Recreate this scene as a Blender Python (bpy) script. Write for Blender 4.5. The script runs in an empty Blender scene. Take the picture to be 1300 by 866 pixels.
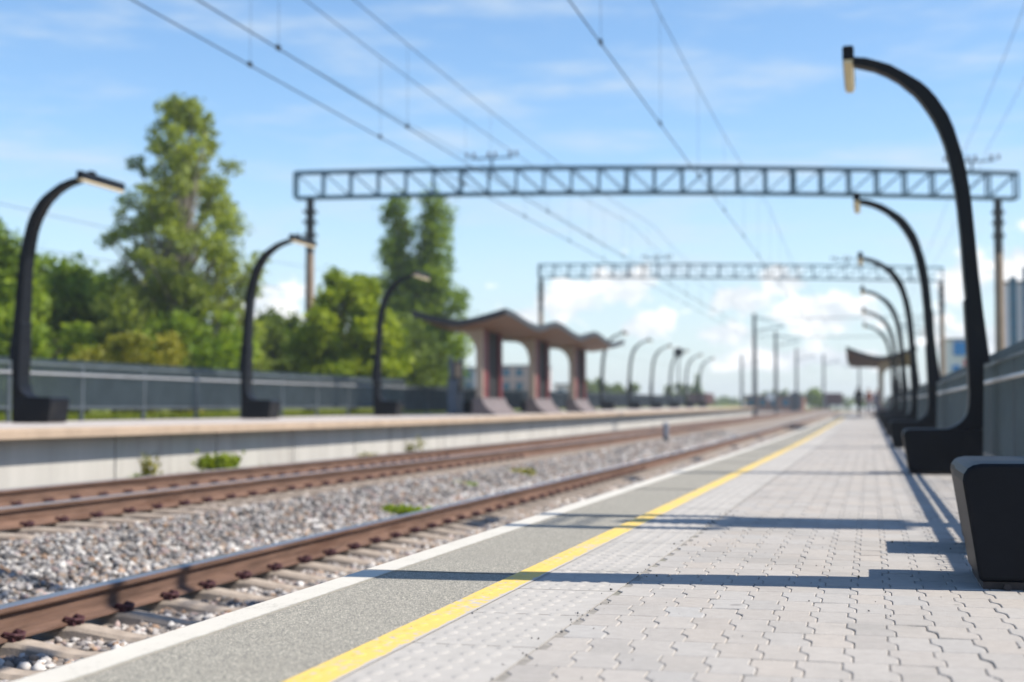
import bpy, bmesh, math, random
import numpy as np
from mathutils import Vector, Matrix
R = math.radians
random.seed(7)
rng = np.random.default_rng(11)
S = bpy.context.scene
COL = S.collection

# ------------------------------------------------------------------ camera
cd = bpy.data.cameras.new('camera')
cam = bpy.data.objects.new('camera', cd)
COL.objects.link(cam)
cam.location = (0, 0, .63)
cam.rotation_euler = (R(90 + 2.76), 0, R(14.09))
cd.sensor_width = 36
cd.lens = 50
cd.clip_start = .05
cd.clip_end = 9000
cd.dof.use_dof = True
cd.dof.focus_distance = 5.0
cd.dof.aperture_fstop = 1.8
cd.dof.aperture_blades = 9
S.camera = cam

# ------------------------------------------------------------------ light
SUN = Vector((.815, .055, 1.0)).normalized()
SUN_EL = math.asin(SUN.z)
SUN_AZ = math.atan2(SUN.x, SUN.y)
sd = bpy.data.lights.new('sun', 'SUN')
sd.energy = 4.2
sd.angle = R(.53)
sd.color = (1, .93, .82)
sun = bpy.data.objects.new('sun', sd)
sun.rotation_euler = (-SUN).to_track_quat('-Z', 'Y').to_euler()
sun.location = (30, 2, 40)
COL.objects.link(sun)

S.view_settings.view_transform = 'Standard'
S.view_settings.look = 'None'
S.view_settings.gamma = 1
S.view_settings.exposure = .95
try:
    S.view_settings.use_curve_mapping = False
except Exception:
    pass
S.render.engine = 'CYCLES'
S.cycles.use_denoising = True
S.cycles.max_bounces = 8
S.cycles.transparent_max_bounces = 8


class NT:
    """small helper for building node trees"""
    def __init__(s, tree):
        s.t = tree
        s.n = tree.nodes
        s.l = tree.links

    def new(s, typ, **kw):
        n = s.n.new(typ)
        for k, v in kw.items():
            setattr(n, k, v)
        return n

    def put(s, sock, v):
        if isinstance(v, bpy.types.NodeSocket):
            s.l.new(v, sock)
        else:
            sock.default_value = v

    def math(s, op, a, b=None, c=None, clamp=False):
        n = s.new('ShaderNodeMath', operation=op)
        n.use_clamp = clamp
        s.put(n.inputs[0], a)
        if b is not None:
            s.put(n.inputs[1], b)
        if c is not None:
            s.put(n.inputs[2], c)
        return n.outputs[0]

    def mix(s, f, a, b, blend='MIX'):
        n = s.new('ShaderNodeMix', data_type='RGBA', blend_type=blend)
        s.put(n.inputs[0], f)
        s.put(n.inputs[6], a)
        s.put(n.inputs[7], b)
        return n.outputs[2]

    def noise(s, vec, scale, detail=4, rough=.55, out=0):
        n = s.new('ShaderNodeTexNoise')
        if vec is not None:
            s.l.new(vec, n.inputs['Vector'])
        n.inputs['Scale'].default_value = scale
        n.inputs['Detail'].default_value = detail
        n.inputs['Roughness'].default_value = rough
        return n.outputs[out]

    def ss(s, v, a, b, lo=0., hi=1.):
        n = s.new('ShaderNodeMapRange', interpolation_type='SMOOTHSTEP')
        s.put(n.inputs[0], v)
        s.put(n.inputs[1], a)
        s.put(n.inputs[2], b)
        s.put(n.inputs[3], lo)
        s.put(n.inputs[4], hi)
        return n.outputs[0]


def rgb(c):
    return (c[0], c[1], c[2], 1)


# world: Nishita sky with fair-weather clouds
W = bpy.data.worlds.new('World')
S.world = W
W.use_nodes = True
w = NT(W.node_tree)
w.n.clear()
wo = w.new('ShaderNodeOutputWorld')
bg = w.new('ShaderNodeBackground')
bg.inputs[1].default_value = .115
w.l.new(bg.outputs[0], wo.inputs[0])
sky = w.new('ShaderNodeTexSky', sky_type='NISHITA')
sky.sun_disc = False
sky.sun_elevation = SUN_EL
sky.sun_rotation = SUN_AZ
sky.air_density = 1.0
sky.dust_density = .3
sky.ozone_density = 2.2
tc = w.new('ShaderNodeTexCoord')
dirv = tc.outputs['Generated']
sep = w.new('ShaderNodeSeparateXYZ')
w.l.new(dirv, sep.inputs[0])
az = w.math('MULTIPLY', w.math('ARCTAN2', sep.outputs[0], sep.outputs[1]), 57.2958)
el = w.math('MULTIPLY', w.math('ARCSINE', sep.outputs[2]), 57.2958)
comb = w.new('ShaderNodeCombineXYZ')
w.put(comb.inputs[0], w.math('MULTIPLY', az, 1.0))
w.put(comb.inputs[1], w.math('MULTIPLY', el, 1.6))
cv = comb.outputs[0]
n1 = w.noise(cv, .55, 7, .55)
n2 = w.noise(cv, .22, 3, .5)
# cumulus banks low over the horizon: (azimuth, elevation, half width, half height) in degrees
BANKS = [(-12.0, 4.3, 2.0, 1.0), (-9.6, 5.0, 1.5, 1.1), (-13.6, 3.8, 1.4, .6), (-8.9, 3.3, 1.3, .75), (-5.0, 4.4, 1.9, .9),
         (-3.2, 5.2, 1.4, .8), (-1.5, 3.8, 2.4, .9), (-5.6, 3.0, 1.6, .6), (3.6, 4.9, 1.2, 1.3), (5.8, 5.6, 1.3, 1.4),
         (-24.0, 3.2, 1.6, 2.4), (-2.0, 2.0, 5.0, .6), (4.5, 2.6, 3.0, 1.0), (9.5, 5.2, 2.5, 1.6), (14.0, 4.0, 3.0, 1.4),
         (-39, 5.0, 3, 1.4), (-47, 4.0, 4, 1.6), (24, 5.5, 4, 1.8)]
acc = None
for a0, e0, ra, re in BANKS:
    da = w.math('DIVIDE', w.math('SUBTRACT', az, a0), ra)
    de = w.math('DIVIDE', w.math('SUBTRACT', el, e0), re)
    d = w.math('SQRT', w.math('ADD', w.math('MULTIPLY', da, da), w.math('MULTIPLY', de, de)))
    v = w.math('SUBTRACT', 1.0, d)
    acc = v if acc is None else w.math('MAXIMUM', acc, v)
field = w.math('ADD', w.math('MAXIMUM', acc, -1.2), w.math('MULTIPLY', w.math('SUBTRACT', n1, .5), 3.8))
cum = w.ss(field, .02, .50)
cum = w.math('MULTIPLY', cum, w.ss(el, 9.5, 6.5))
# thin wisps higher up
comb2 = w.new('ShaderNodeCombineXYZ')
w.put(comb2.inputs[0], w.math('ADD', w.math('MULTIPLY', az, .32), 13.0))
w.put(comb2.inputs[1], w.math('MULTIPLY', el, 1.7))
w1 = w.noise(comb2.outputs[0], .34, 6, .6)
wisp = w.math('MULTIPLY', w.ss(w1, .44, .78), .75)
wisp = w.math('MULTIPLY', wisp, w.ss(el, 2.0, 6.0))
wisp = w.math('MULTIPLY', wisp, w.ss(el, 40, 22))
# milky air just over the horizon
milk = w.ss(el, 12.0, -.5, 0.0, .66)
hs = w.new('ShaderNodeHueSaturation')
hs.inputs['Saturation'].default_value = 1.14
hs.inputs['Value'].default_value = .88
w.l.new(sky.outputs[0], hs.inputs['Color'])
skyc = w.mix(milk, hs.outputs[0], (2.95, 3.6, 4.2, 1))
shade = w.ss(n1, .40, .66)
cc = w.mix(shade, (3.7, 4.05, 4.35, 1), (6.0, 6.0, 6.0, 1))
c1 = w.mix(wisp, skyc, (3.3, 3.8, 4.3, 1))
c2 = w.mix(cum, c1, cc)
w.l.new(c2, bg.inputs[0])


# ------------------------------------------------------------------ helpers
def zo(y):
    """the line climbs very gently away from the camera"""
    if y < 20:
        return 0.0
    y = min(y, 260.0)
    if y < 40:
        return .0045 * (y - 20) ** 2 / 40
    return .0045 * (y - 30)


def mat(name, base, rough=.7, metal=0., var=.12, scale=6., bump=0., bscale=40., spec=.4, dirt=None, dscale=1.2, dirt_amt=.5,
        attr=None, coord='Object', stretch=None):
    m = bpy.data.materials.new(name)
    m.use_nodes = True
    t = NT(m.node_tree)
    b = t.n['Principled BSDF']
    tcn = t.new('ShaderNodeTexCoord')
    vec = tcn.outputs[coord]
    if stretch:
        mp = t.new('ShaderNodeMapping')
        t.l.new(vec, mp.inputs[0])
        mp.inputs['Scale'].default_value = stretch
        vec = mp.outputs[0]
    n = t.noise(vec, scale, 5, .6)
    f = t.ss(n, .25, .75, 1 - var, 1 + var)
    colr = t.new('ShaderNodeCombineColor')
    for i in range(3):
        t.put(colr.inputs[i], f)
    c = t.mix(1.0, rgb(base), colr.outputs[0], 'MULTIPLY')
    if attr:
        at = t.new('ShaderNodeAttribute', attribute_name=attr)
        c = t.mix(1.0, c, at.outputs['Color'], 'MULTIPLY')
    if dirt:
        dn = t.noise(vec, dscale, 6, .65)
        c = t.mix(t.ss(dn, .5, .72, 0, dirt_amt), c, rgb(dirt))
    t.l.new(c, b.inputs['Base Color'])
    b.inputs['Roughness'].default_value = rough
    b.inputs['Metallic'].default_value = metal
    b.inputs['Specular IOR Level'].default_value = spec
    if bump:
        bn = t.noise(vec, bscale, 4, .6)
        bp = t.new('ShaderNodeBump')
        bp.inputs['Strength'].default_value = bump
        bp.inputs['Distance'].default_value = .01
        t.l.new(bn, bp.inputs['Height'])
        t.l.new(bp.outputs[0], b.inputs['Normal'])
    return m


M = {}
M['lamp'] = mat('charcoal_paint', (.0068, .0078, .011), .46, 0, .2, 3, .08, 120, .12, (.028, .025, .022), 2.5, .35)
M['lamp_plate'] = mat('weathered_steel', (.05, .038, .034), .8, .1, .3, 20)
M['cream'] = mat('cream_diffuser', (.72, .60, .42), .5, 0, .06, 3)
M['paver'] = mat('paver_concrete', (.328, .306, .284), .85, 0, .07, 30, .35, 160, .2, (.245, .235, .22), 1.1, .6, attr='tone')
M['joint'] = mat('joint_sand', (.235, .22, .20), .95, 0, .25, 25, .4, 90, .1, (.10, .11, .07), 1.7, .5)
M['farpave'] = mat('far_paving', (.318, .297, .275), .85, 0, .08, 8, 0, 40, .25, (.38, .36, .34), .8, .4)
M['slab'] = mat('tactile_concrete', (.35, .332, .31), .85, 0, .07, 14, .3, 140, .25, (.27, .26, .245), 1.5, .55)
M['wall_conc'] = mat('facing_concrete', (.40, .385, .36), .88, 0, .10, 1.2, .25, 30, .2, (.24, .225, .20), 1.3, .55, stretch=(1, 1.8, .25))
M['coping'] = mat('coping_concrete', (.36, .275, .205), .85, 0, .12, 3, .3, 40, .2, (.30, .22, .16), 1.1, .6)
M['lplat'] = mat('left_paving', (.38, .345, .32), .85, 0, .1, 4, 0, 40, .25, (.36, .31, .28), .7, .5)
M['body'] = mat('platform_body', (.30, .29, .27), .9, 0, .15, 2)
M['rail_side'] = mat('rusty_rail', (.142, .085, .062), .85, .1, .35, 5, .35, 60, .2, (.075, .035, .022), 2.2, .7, stretch=(4, .35, 4))
M['rail_top'] = mat('polished_railhead', (.30, .27, .255), .42, .6, .1, 3, 0, 40, .5, (.2, .15, .12), 3, .5, stretch=(6, .2, 1))
M['rail_shiny'] = mat('shiny_railhead', (.40, .39, .39), .32, .9, .08, 3, 0, 40, .5, (.22, .17, .14), 4, .35, stretch=(9, .2, 1))
M['sleeper'] = mat('sleeper_concrete', (.30, .25, .205), .9, 0, .22, 8, .4, 60, .2, (.17, .12, .09), 3, .6)
M['clip'] = mat('rail_clip_iron', (.055, .018, .022), .7, .2, .4, 20)
M['dirtbed'] = mat('ballast_bed', (.20, .175, .155), .95, 0, .45, 12, .9, 22, .1, (.11, .09, .08), .8, .6)
M['stone'] = mat('ballast_stone', (1, 1, 1), .85, 0, .18, 30, .3, 80, .2, attr='tone')
M['fence'] = mat('fence_steel', (.115, .140, .150), .5, .15, .15, 2, 0, 40, .45)
M['fence_dark'] = mat('fence_post_steel', (.07, .085, .10), .5, .15, .15, 2)
M['galv'] = mat('galvanised_rail', (.50, .50, .50), .38, .55, .12, 6)
M['gantry'] = mat('gantry_steel', (.026, .080, .135), .65, 0, .2, 2)
M['pole'] = mat('spun_concrete_pole', (.27, .20, .155), .85, 0, .12, 2, .2, 30, .2, (.16, .11, .09), .6, .5)
M['pole_dark'] = mat('pole_top_steel', (.04, .04, .045), .6, .3, .2, 4)
M['wire'] = mat('contact_wire', (.045, .06, .075), .5, .5, .1, 1)
def add_spots(m, amount):
    t = NT(m.node_tree)
    b = t.n['Principled BSDF']
    src = b.inputs['Base Color'].links[0].from_socket
    g = t.new('ShaderNodeNewGeometry')
    v = t.new('ShaderNodeTexVoronoi', feature='F1')
    t.l.new(g.outputs['Position'], v.inputs['Vector'])
    v.inputs['Scale'].default_value = 3.2
    sp = t.new('ShaderNodeSeparateColor')
    t.l.new(v.outputs['Color'], sp.inputs[0])
    r = t.math('MULTIPLY', sp.outputs[1], .075)
    k = t.math('MULTIPLY', t.ss(t.math('SUBTRACT', v.outputs['Distance'], r), .012, -.012), t.ss(sp.outputs[0], .45, .55))
    st = t.noise(g.outputs['Position'], .9, 7, .72)
    c = t.mix(t.math('MULTIPLY', k, amount), src, (.12, .115, .11, 1))
    c = t.mix(t.ss(st, .52, .70, 0, .42), c, (.20, .19, .175, 1))
    t.l.new(c, b.inputs['Base Color'])


add_spots(M['paver'], .5)
add_spots(M['slab'], .45)
add_spots(M['whitep'], .3) if 'whitep' in M else None
M['insul'] = mat('insulator', (.10, .075, .07), .3, 0, .1, 5)
M['wood'] = None
M['roof'] = mat('canopy_roof_sheet', (.032, .034, .040), .55, .1, .2, 2)
M['red'] = mat('maroon_panel', (.12, .022, .026), .6, 0, .15, 2, 0, 40, .3, (.13, .035, .04), 1.0, .4)
M['pillar_cream'] = mat('pillar_edge', (.36, .29, .23), .75, 0, .08, 3)
M['blackshade'] = mat('black_and_shade', (.010, .009, .010), .8, 0, .2, 3)  # near-black: painted shade of the pillar opening, also signal head and screen
M['base_grey'] = mat('pillar_base', (.13, .11, .115), .85, 0, .12, 3, .2, 40)
M['bark'] = mat('bark', (.10, .075, .055), .95, 0, .35, 6, .8, 18, .1)
M['birchbark'] = mat('pale_bark', (.28, .25, .22), .9, 0, .4, 5, .6, 18, .1, (.06, .05, .045), 5, .7)
M['white'] = mat('white_render', (.80, .78, .75), .8, 0, .06, .4)
M['teal'] = mat('teal_glass', (.004, .11, .175), .5, .0, .2, .5, 0, 1, .1)
M['pink'] = mat('pink_render', (.45, .30, .26), .85, 0, .08, .4)
M['bluep'] = mat('blue_fascia', (.03, .24, .58), .5, 0, .1, .5)
M['redp'] = mat('red_board', (.55, .05, .05), .5, 0, .1, .5)
M['brick'] = mat('brick_render', (.24, .11, .07), .9, 0, .25, 2)
M['darkgrey'] = mat('dark_grey_paint', (.06, .065, .075), .6, .1, .15, 2)
M['midgrey'] = mat('mid_grey_paint', (.19, .21, .25), .55, .1, .12, 2)
M['wagon'] = mat('wagon_maroon', (.10, .035, .032), .75, .1, .3, 1.5, 0, 40, .3, (.05, .03, .025), 1, .6)
M['skin'] = mat('skin', (.50, .30, .22), .6, 0, .05, 5)
M['coatd'] = mat('dark_coat', (.02, .02, .024), .9, 0, .2, 8)
M['coatr'] = mat('red_brown_jacket', (.17, .06, .05), .9, 0, .2, 8)
M['jeans'] = mat('grey_trousers', (.16, .16, .21), .9, 0, .2, 8)
M['hair'] = mat('dark_hair', (.02, .015, .012), .7, 0, .2, 20)
M['shoe'] = mat('shoe', (.02, .02, .02), .6)


def leaf_mat(name, dark, light, trans=.35):
    m = bpy.data.materials.new(name)
    m.use_nodes = True
    t = NT(m.node_tree)
    t.n.clear()
    o = t.new('ShaderNodeOutputMaterial')
    at = t.new('ShaderNodeAttribute', attribute_name='tone')
    sp = t.new('ShaderNodeSeparateColor')
    t.l.new(at.outputs['Color'], sp.inputs[0])
    c = t.mix(sp.outputs[0], rgb(dark), rgb(light))
    d = t.new('ShaderNodeBsdfPrincipled')
    d.inputs['Roughness'].default_value = .6
    d.inputs['Specular IOR Level'].default_value = .25
    t.l.new(c, d.inputs['Base Color'])
    tr = t.new('ShaderNodeBsdfTranslucent')
    t.l.new(t.mix(1.0, c, (1.25, 1.2, .5, 1), 'MULTIPLY'), tr.inputs[0])
    mx = t.new('ShaderNodeMixShader')
    mx.inputs[0].default_value = trans
    t.l.new(d.outputs[0], mx.inputs[1])
    t.l.new(tr.outputs[0], mx.inputs[2])
    t.l.new(mx.outputs[0], o.inputs[0])
    return m


M['leaf_olive'] = leaf_mat('olive_leaves', (.115, .155, .030), (.36, .43, .09), .5)
M['leaf_green'] = leaf_mat('green_leaves', (.080, .15, .012), (.28, .38, .04), .5)
M['leaf_dark'] = leaf_mat('dark_leaves', (.050, .090, .016), (.18, .245, .04), .45)
M['leaf_yellow'] = leaf_mat('yellow_green_leaves', (.120, .140, .015), (.320, .290, .030), .4)
M['leaf_fresh'] = leaf_mat('fresh_leaves', (.11, .18, .010), (.35, .42, .032), .5)
M['grassblade'] = leaf_mat('grass_blades', (.080, .130, .012), (.270, .290, .030), .4)


def attr_soil():
    m = bpy.data.materials.new('meadow_ground')
    m.use_nodes = True
    t = NT(m.node_tree)
    b = t.n['Principled BSDF']
    g = t.new('ShaderNodeNewGeometry')
    n = t.noise(g.outputs['Position'], .35, 6, .65)
    c = t.mix(t.ss(n, .40, .62), (.085, .125, .018, 1), (.20, .19, .035, 1))
    n2_ = t.noise(g.outputs['Position'], .06, 4, .6)
    c = t.mix(t.ss(n2_, .55, .7, 0, .7), c, (.20, .165, .12, 1))
    t.l.new(c, b.inputs['Base Color'])
    b.inputs['Roughness'].default_value = .95
    b.inputs['Specular IOR Level'].default_value = .1
    return m


M['meadow'] = attr_soil()


def aggregate_mat():
    """exposed-aggregate strip: fine pebbles in grey mortar"""
    m = bpy.data.materials.new('exposed_aggregate')
    m.use_nodes = True
    t = NT(m.node_tree)
    b = t.n['Principled BSDF']
    g = t.new('ShaderNodeNewGeometry')
    v = t.new('ShaderNodeTexVoronoi', feature='F1')
    t.l.new(g.outputs['Position'], v.inputs['Vector'])
    v.inputs['Scale'].default_value = 210
    sp = t.new('ShaderNodeSeparateColor')
    t.l.new(v.outputs['Color'], sp.inputs[0])
    c = t.mix(sp.outputs[0], (.125, .118, .10, 1), (.58, .535, .44, 1))
    edge = t.ss(v.outputs['Distance'], .35, .62, 0, .8)
    c = t.mix(edge, c, (.10, .10, .09, 1))
    n = t.noise(g.outputs['Position'], 2.2, 5, .6)
    c = t.mix(t.ss(n, .45, .7, 0, .35), c, (.215, .20, .168, 1))
    t.l.new(c, b.inputs['Base Color'])
    b.inputs['Roughness'].default_value = .85
    bp = t.new('ShaderNodeBump')
    bp.inputs['Strength'].default_value = .6
    bp.inputs['Distance'].default_value = .004
    t.l.new(t.math('SUBTRACT', 1.0, v.outputs['Distance']), bp.inputs['Height'])
    t.l.new(bp.outputs[0], b.inputs['Normal'])
    return m


M['aggregate'] = aggregate_mat()


def paint_mat(name, c, under, thr0, thr1, sc, edge):
    """worn paint: flakes off to the concrete below"""
    m = bpy.data.materials.new(name)
    m.use_nodes = True
    t = NT(m.node_tree)
    b = t.n['Principled BSDF']
    g = t.new('ShaderNodeNewGeometry')
    n = t.noise(g.outputs['Position'], sc, 7, .7)
    n_b = t.noise(g.outputs['Position'], 3.0, 4, .6)
    f = t.ss(t.math('ADD', n, t.math('MULTIPLY', n_b, .5)), thr0, thr1)
    sx = t.new('ShaderNodeSeparateXYZ')
    t.l.new(g.outputs['Position'], sx.inputs[0])
    rag = t.math('ADD', sx.outputs[0], t.math('MULTIPLY', t.math('SUBTRACT', t.noise(g.outputs['Position'], 9, 6, .75), .5), .045))
    f = t.math('MAXIMUM', f, t.ss(rag, edge - .004, edge + .006))
    c2_ = t.mix(t.noise(g.outputs['Position'], 6, 3), rgb(c), rgb([x * .85 for x in c]))
    t.l.new(t.mix(f, c2_, rgb(under)), b.inputs['Base Color'])
    b.inputs['Roughness'].default_value = .65
    bp = t.new('ShaderNodeBump')
    bp.inputs['Strength'].default_value = .3
    bp.inputs['Distance'].default_value = .004
    t.l.new(t.noise(g.outputs['Position'], 180, 3), bp.inputs['Height'])
    t.l.new(bp.outputs[0], b.inputs['Normal'])
    return m


M['yellow'] = paint_mat('worn_yellow_paint', (.63, .44, .095), (.37, .35, .33), .78, .90, 26, -1.217)
M['whitep'] = paint_mat('white_edge_paint', (.52, .49, .43), (.30, .28, .24), .83, .98, 60, -1.822)


def wood_mat():
    m = bpy.data.materials.new('timber_soffit')
    m.use_nodes = True
    t = NT(m.node_tree)
    b = t.n['Principled BSDF']
    tcn = t.new('ShaderNodeTexCoord')
    wv = t.new('ShaderNodeTexWave', wave_type='BANDS', bands_direction='X')
    wv.inputs['Scale'].default_value = 2.2
    wv.inputs['Distortion'].default_value = .3
    t.l.new(tcn.outputs['Object'], wv.inputs['Vector'])
    c = t.mix(wv.outputs['Fac'], (.035, .014, .004, 1), (.23, .10, .030, 1))
    n = t.noise(tcn.outputs['Object'], 3, 4)
    c = t.mix(t.ss(n, .35, .7, 0, .5), c, (.075, .036, .014, 1))
    t.l.new(c, b.inputs['Base Color'])
    b.inputs['Roughness'].default_value = .6
    return m


M['wood'] = wood_mat()


class MB:
    """collects shapes, builds ONE mesh object"""
    def __init__(s):
        s.v = []
        s.f = []
        s.mi = []

    def add(s, vs, fs, mi=0):
        o = len(s.v)
        s.v += [tuple(p) for p in vs]
        s.f += [tuple(i + o for i in f) for f in fs]
        s.mi += [mi] * len(fs)
        return s

    def box(s, x0, x1, y0, y1, z0, z1, mi=0):
        vs = [(x0, y0, z0), (x1, y0, z0), (x1, y1, z0), (x0, y1, z0), (x0, y0, z1), (x1, y0, z1), (x1, y1, z1), (x0, y1, z1)]
        return s.add(vs, [(0, 3, 2, 1), (4, 5, 6, 7), (0, 1, 5, 4), (1, 2, 6, 5), (2, 3, 7, 6), (3, 0, 4, 7)], mi)

    def tube(s, pts, rad, n=8, mi=0, cap=True):
        pts = [Vector(p) for p in pts]
        rad = rad if isinstance(rad, (list, tuple)) else [rad] * len(pts)
        rings = []
        prev = None
        for i, p in enumerate(pts):
            d = (pts[min(i + 1, len(pts) - 1)] - pts[max(i - 1, 0)]).normalized()
            if prev is None:
                a = d.cross(Vector((0, 0, 1)))
                if a.length < 1e-3:
                    a = Vector((1, 0, 0))
            else:
                a = prev - d * prev.dot(d)
            a.normalize()
            prev = a
            b = d.cross(a)
            rings.append([p + (a * math.cos(t) + b * math.sin(t)) * rad[i] for t in [2 * math.pi * k / n for k in range(n)]])
        vs = [q for r in rings for q in r]
        fs = []
        for i in range(len(rings) - 1):
            for k in range(n):
                k2 = (k + 1) % n
                fs.append((i * n + k, i * n + k2, (i + 1) * n + k2, (i + 1) * n + k))
        if cap:
            fs.append(tuple(reversed(range(n))))
            fs.append(tuple((len(rings) - 1) * n + k for k in range(n)))
        return s.add(vs, fs, mi)

    def bar(s, a, b, wd, mi=0):
        return s.tube([a, b], wd * .7071, 4, mi)

    def prism(s, poly, y0, y1, mi=0):
        """polygon in (x, z), extruded along y; y0 / y1 may be functions of z"""
        f0 = y0 if callable(y0) else (lambda z: y0)
        f1 = y1 if callable(y1) else (lambda z: y1)
        n = len(poly)
        vs = [(x, f0(z), z) for x, z in poly] + [(x, f1(z), z) for x, z in poly]
        fs = [tuple(range(n)), tuple(reversed(range(n, 2 * n)))]
        for i in range(n):
            j = (i + 1) % n
            fs.append((j, i, n + i, n + j))
        return s.add(vs, fs, mi)

    def sweep(s, poly, ys, mi=0, zf=zo, closed=True, caps=True):
        """cross-section (x, z) carried along y, following the gentle climb of the line"""
        n = len(poly)
        vs = [(x, y, z + zf(y)) for y in ys for x, z in poly]
        fs = []
        m = n if closed else n - 1
        for i in range(len(ys) - 1):
            for k in range(m):
                k2 = (k + 1) % n
                fs.append((i * n + k, i * n + k2, (i + 1) * n + k2, (i + 1) * n + k))
        if closed and caps:
            fs.append(tuple(reversed(range(n))))
            fs.append(tuple((len(ys) - 1) * n + k for k in range(n)))
        return s.add(vs, fs, mi)

    def build(s, name, m, parent=None, loc=None, bevel=0, smooth=False, segs=2, angle=35):
        me = bpy.data.meshes.new(name)
        me.from_pydata(s.v, [], s.f)
        ms = m if isinstance(m, (list, tuple)) else [m]
        for x in ms:
            me.materials.append(x)
        if len(ms) > 1:
            me.polygons.foreach_set('material_index', s.mi)
        bm = bmesh.new()
        bm.from_mesh(me)
        bmesh.ops.recalc_face_normals(bm, faces=bm.faces)
        if bevel:
            es = [e for e in bm.edges if len(e.link_faces) == 2 and e.calc_face_angle(0) > R(angle)]
            bmesh.ops.bevel(bm, geom=es, offset=bevel, segments=segs, profile=.5, affect='EDGES', clamp_overlap=True)
        bm.to_mesh(me)
        bm.free()
        if smooth:
            me.polygons.foreach_set('use_smooth', [True] * len(me.polygons))
            try:
                me.set_sharp_from_angle(angle=R(40))
            except Exception:
                pass
        me.update()
        o = bpy.data.objects.new(name, me)
        COL.objects.link(o)
        if parent is not None:
            o.parent = parent
        if loc:
            o.location = loc
        return o


def tag(o, label=None, cat=None, group=None, kind=None):
    if label:
        o['label'] = label
    if cat:
        o['category'] = cat
    if group:
        o['group'] = group
    if kind:
        o['kind'] = kind
    return o


def thing(name, loc, label, cat, group=None, rz=0):
    o = bpy.data.objects.new(name, None)
    o.empty_display_size = .2
    COL.objects.link(o)
    o.location = loc
    o.rotation_euler = (0, 0, rz)
    return tag(o, label, cat, group)


def copy_tree(o, parent=None):
    c = o.copy()
    COL.objects.link(c)
    if parent is not None:
        c.parent = parent
    for ch in list(o.children):
        copy_tree(ch, c)
    return c


def raw_mesh(name, verts, faces, m, tones=None, parent=None, smooth=False):
    """numpy mesh: faces (N, k) all the same size; tones (N, 3) per face"""
    me = bpy.data.meshes.new(name)
    nf, k = faces.shape
    me.vertices.add(len(verts))
    me.vertices.foreach_set('co', verts.astype(np.float32).ravel())
    me.loops.add(nf * k)
    me.loops.foreach_set('vertex_index', faces.astype(np.int32).ravel())
    me.polygons.add(nf)
    me.polygons.foreach_set('loop_start', np.arange(0, nf * k, k, dtype=np.int32))
    me.polygons.foreach_set('loop_total', np.full(nf, k, dtype=np.int32))
    me.materials.append(m)
    me.update(calc_edges=True)
    if tones is not None:
        a = me.attributes.new('tone', 'FLOAT_COLOR', 'FACE')
        t4 = np.ones((nf, 4), dtype=np.float32)
        t4[:, :3] = tones
        a.data.foreach_set('color', t4.ravel())
    if smooth:
        me.polygons.foreach_set('use_smooth', np.ones(nf, dtype=bool))
    me.validate()
    o = bpy.data.objects.new(name, me)
    COL.objects.link(o)
    if parent is not None:
        o.parent = parent
    return o


def span(a, b, st):
    n = max(1, int(round((b - a) / st)))
    return [a + (b - a) * i / n for i in range(n + 1)]


YS = span(-6, 20, 6) + span(20, 130, 5)[1:]

# ------------------------------------------------------------------ ground
# one big sheet: cross-section of the cutting, carried far beyond the platforms
cross = [(-900, .2), (-300, .25), (-120, .3), (-40, .34), (-18.5, .36), (-15.95, .34), (-15.9, -.75), (-9.6, -.75), (-2.0, -.85), (1.9, -.85), (1.95, -.12),
         (6, -.2), (40, -.3), (300, -.3), (900, -.3)]
gys = [-300, -60] + span(-20, 130, 10) + [150, 180, 220, 260, 320, 420, 600, 1200]
vs = []
for y in gys:
    for x, z in cross:
        zz = z
        if y > 130 and -16 < x < 1.93:
            zz = -.95 if y <= 430 else -.45
        vs.append((x, y, zz + zo(y)))
n = len(cross)
fs = [(i * n + k, i * n + k + 1, (i + 1) * n + k + 1, (i + 1) * n + k) for i in range(len(gys) - 1) for k in range(n - 1)]
g = MB().add(vs, fs).build('ground', M['meadow'])
tag(g, kind='structure')

yd = MB()
for x0_, x1_, z_ in ((-15.85, -9.6, -.38), (-1.93, 1.95, -.38), (1.96, 40, -.01)):
    yd.sweep([(x0_, z_), (x1_, z_)], span(124 if x0_ < -9 else 117, 420, 20), closed=False)
yd.sweep([(-9.6, -.385), (-1.93, -.385)], span(258, 420, 20), closed=False)
tag(yd.build('rail_yard', M['dirtbed']), kind='structure')

# ------------------------------------------------------------------ air
hm = bpy.data.materials.new('summer_haze')
hm.use_nodes = True
hn = NT(hm.node_tree)
hn.n.clear()
ho = hn.new('ShaderNodeOutputMaterial')
hv = hn.new('ShaderNodeVolumePrincipled')
hv.inputs['Color'].default_value = (.88, .94, 1, 1)
hv.inputs['Density'].default_value = .0006
hv.inputs['Anisotropy'].default_value = .25
hn.l.new(hv.outputs[0], ho.inputs['Volume'])
hz = MB().box(-950, 950, -350, 1250, -3, 20).build('haze', hm)
tag(hz, kind='stuff')

# ------------------------------------------------------------------ near platform (right)
XE = -1.94
p = MB().sweep([(XE + .03, -.9), (XE + .03, -.09), (1.93, -.09), (1.93, -.9)], YS[:-3])
o = p.build('platform', M['body'])
tag(o, kind='structure')
YP = [y for y in YS if y <= 116]
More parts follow.
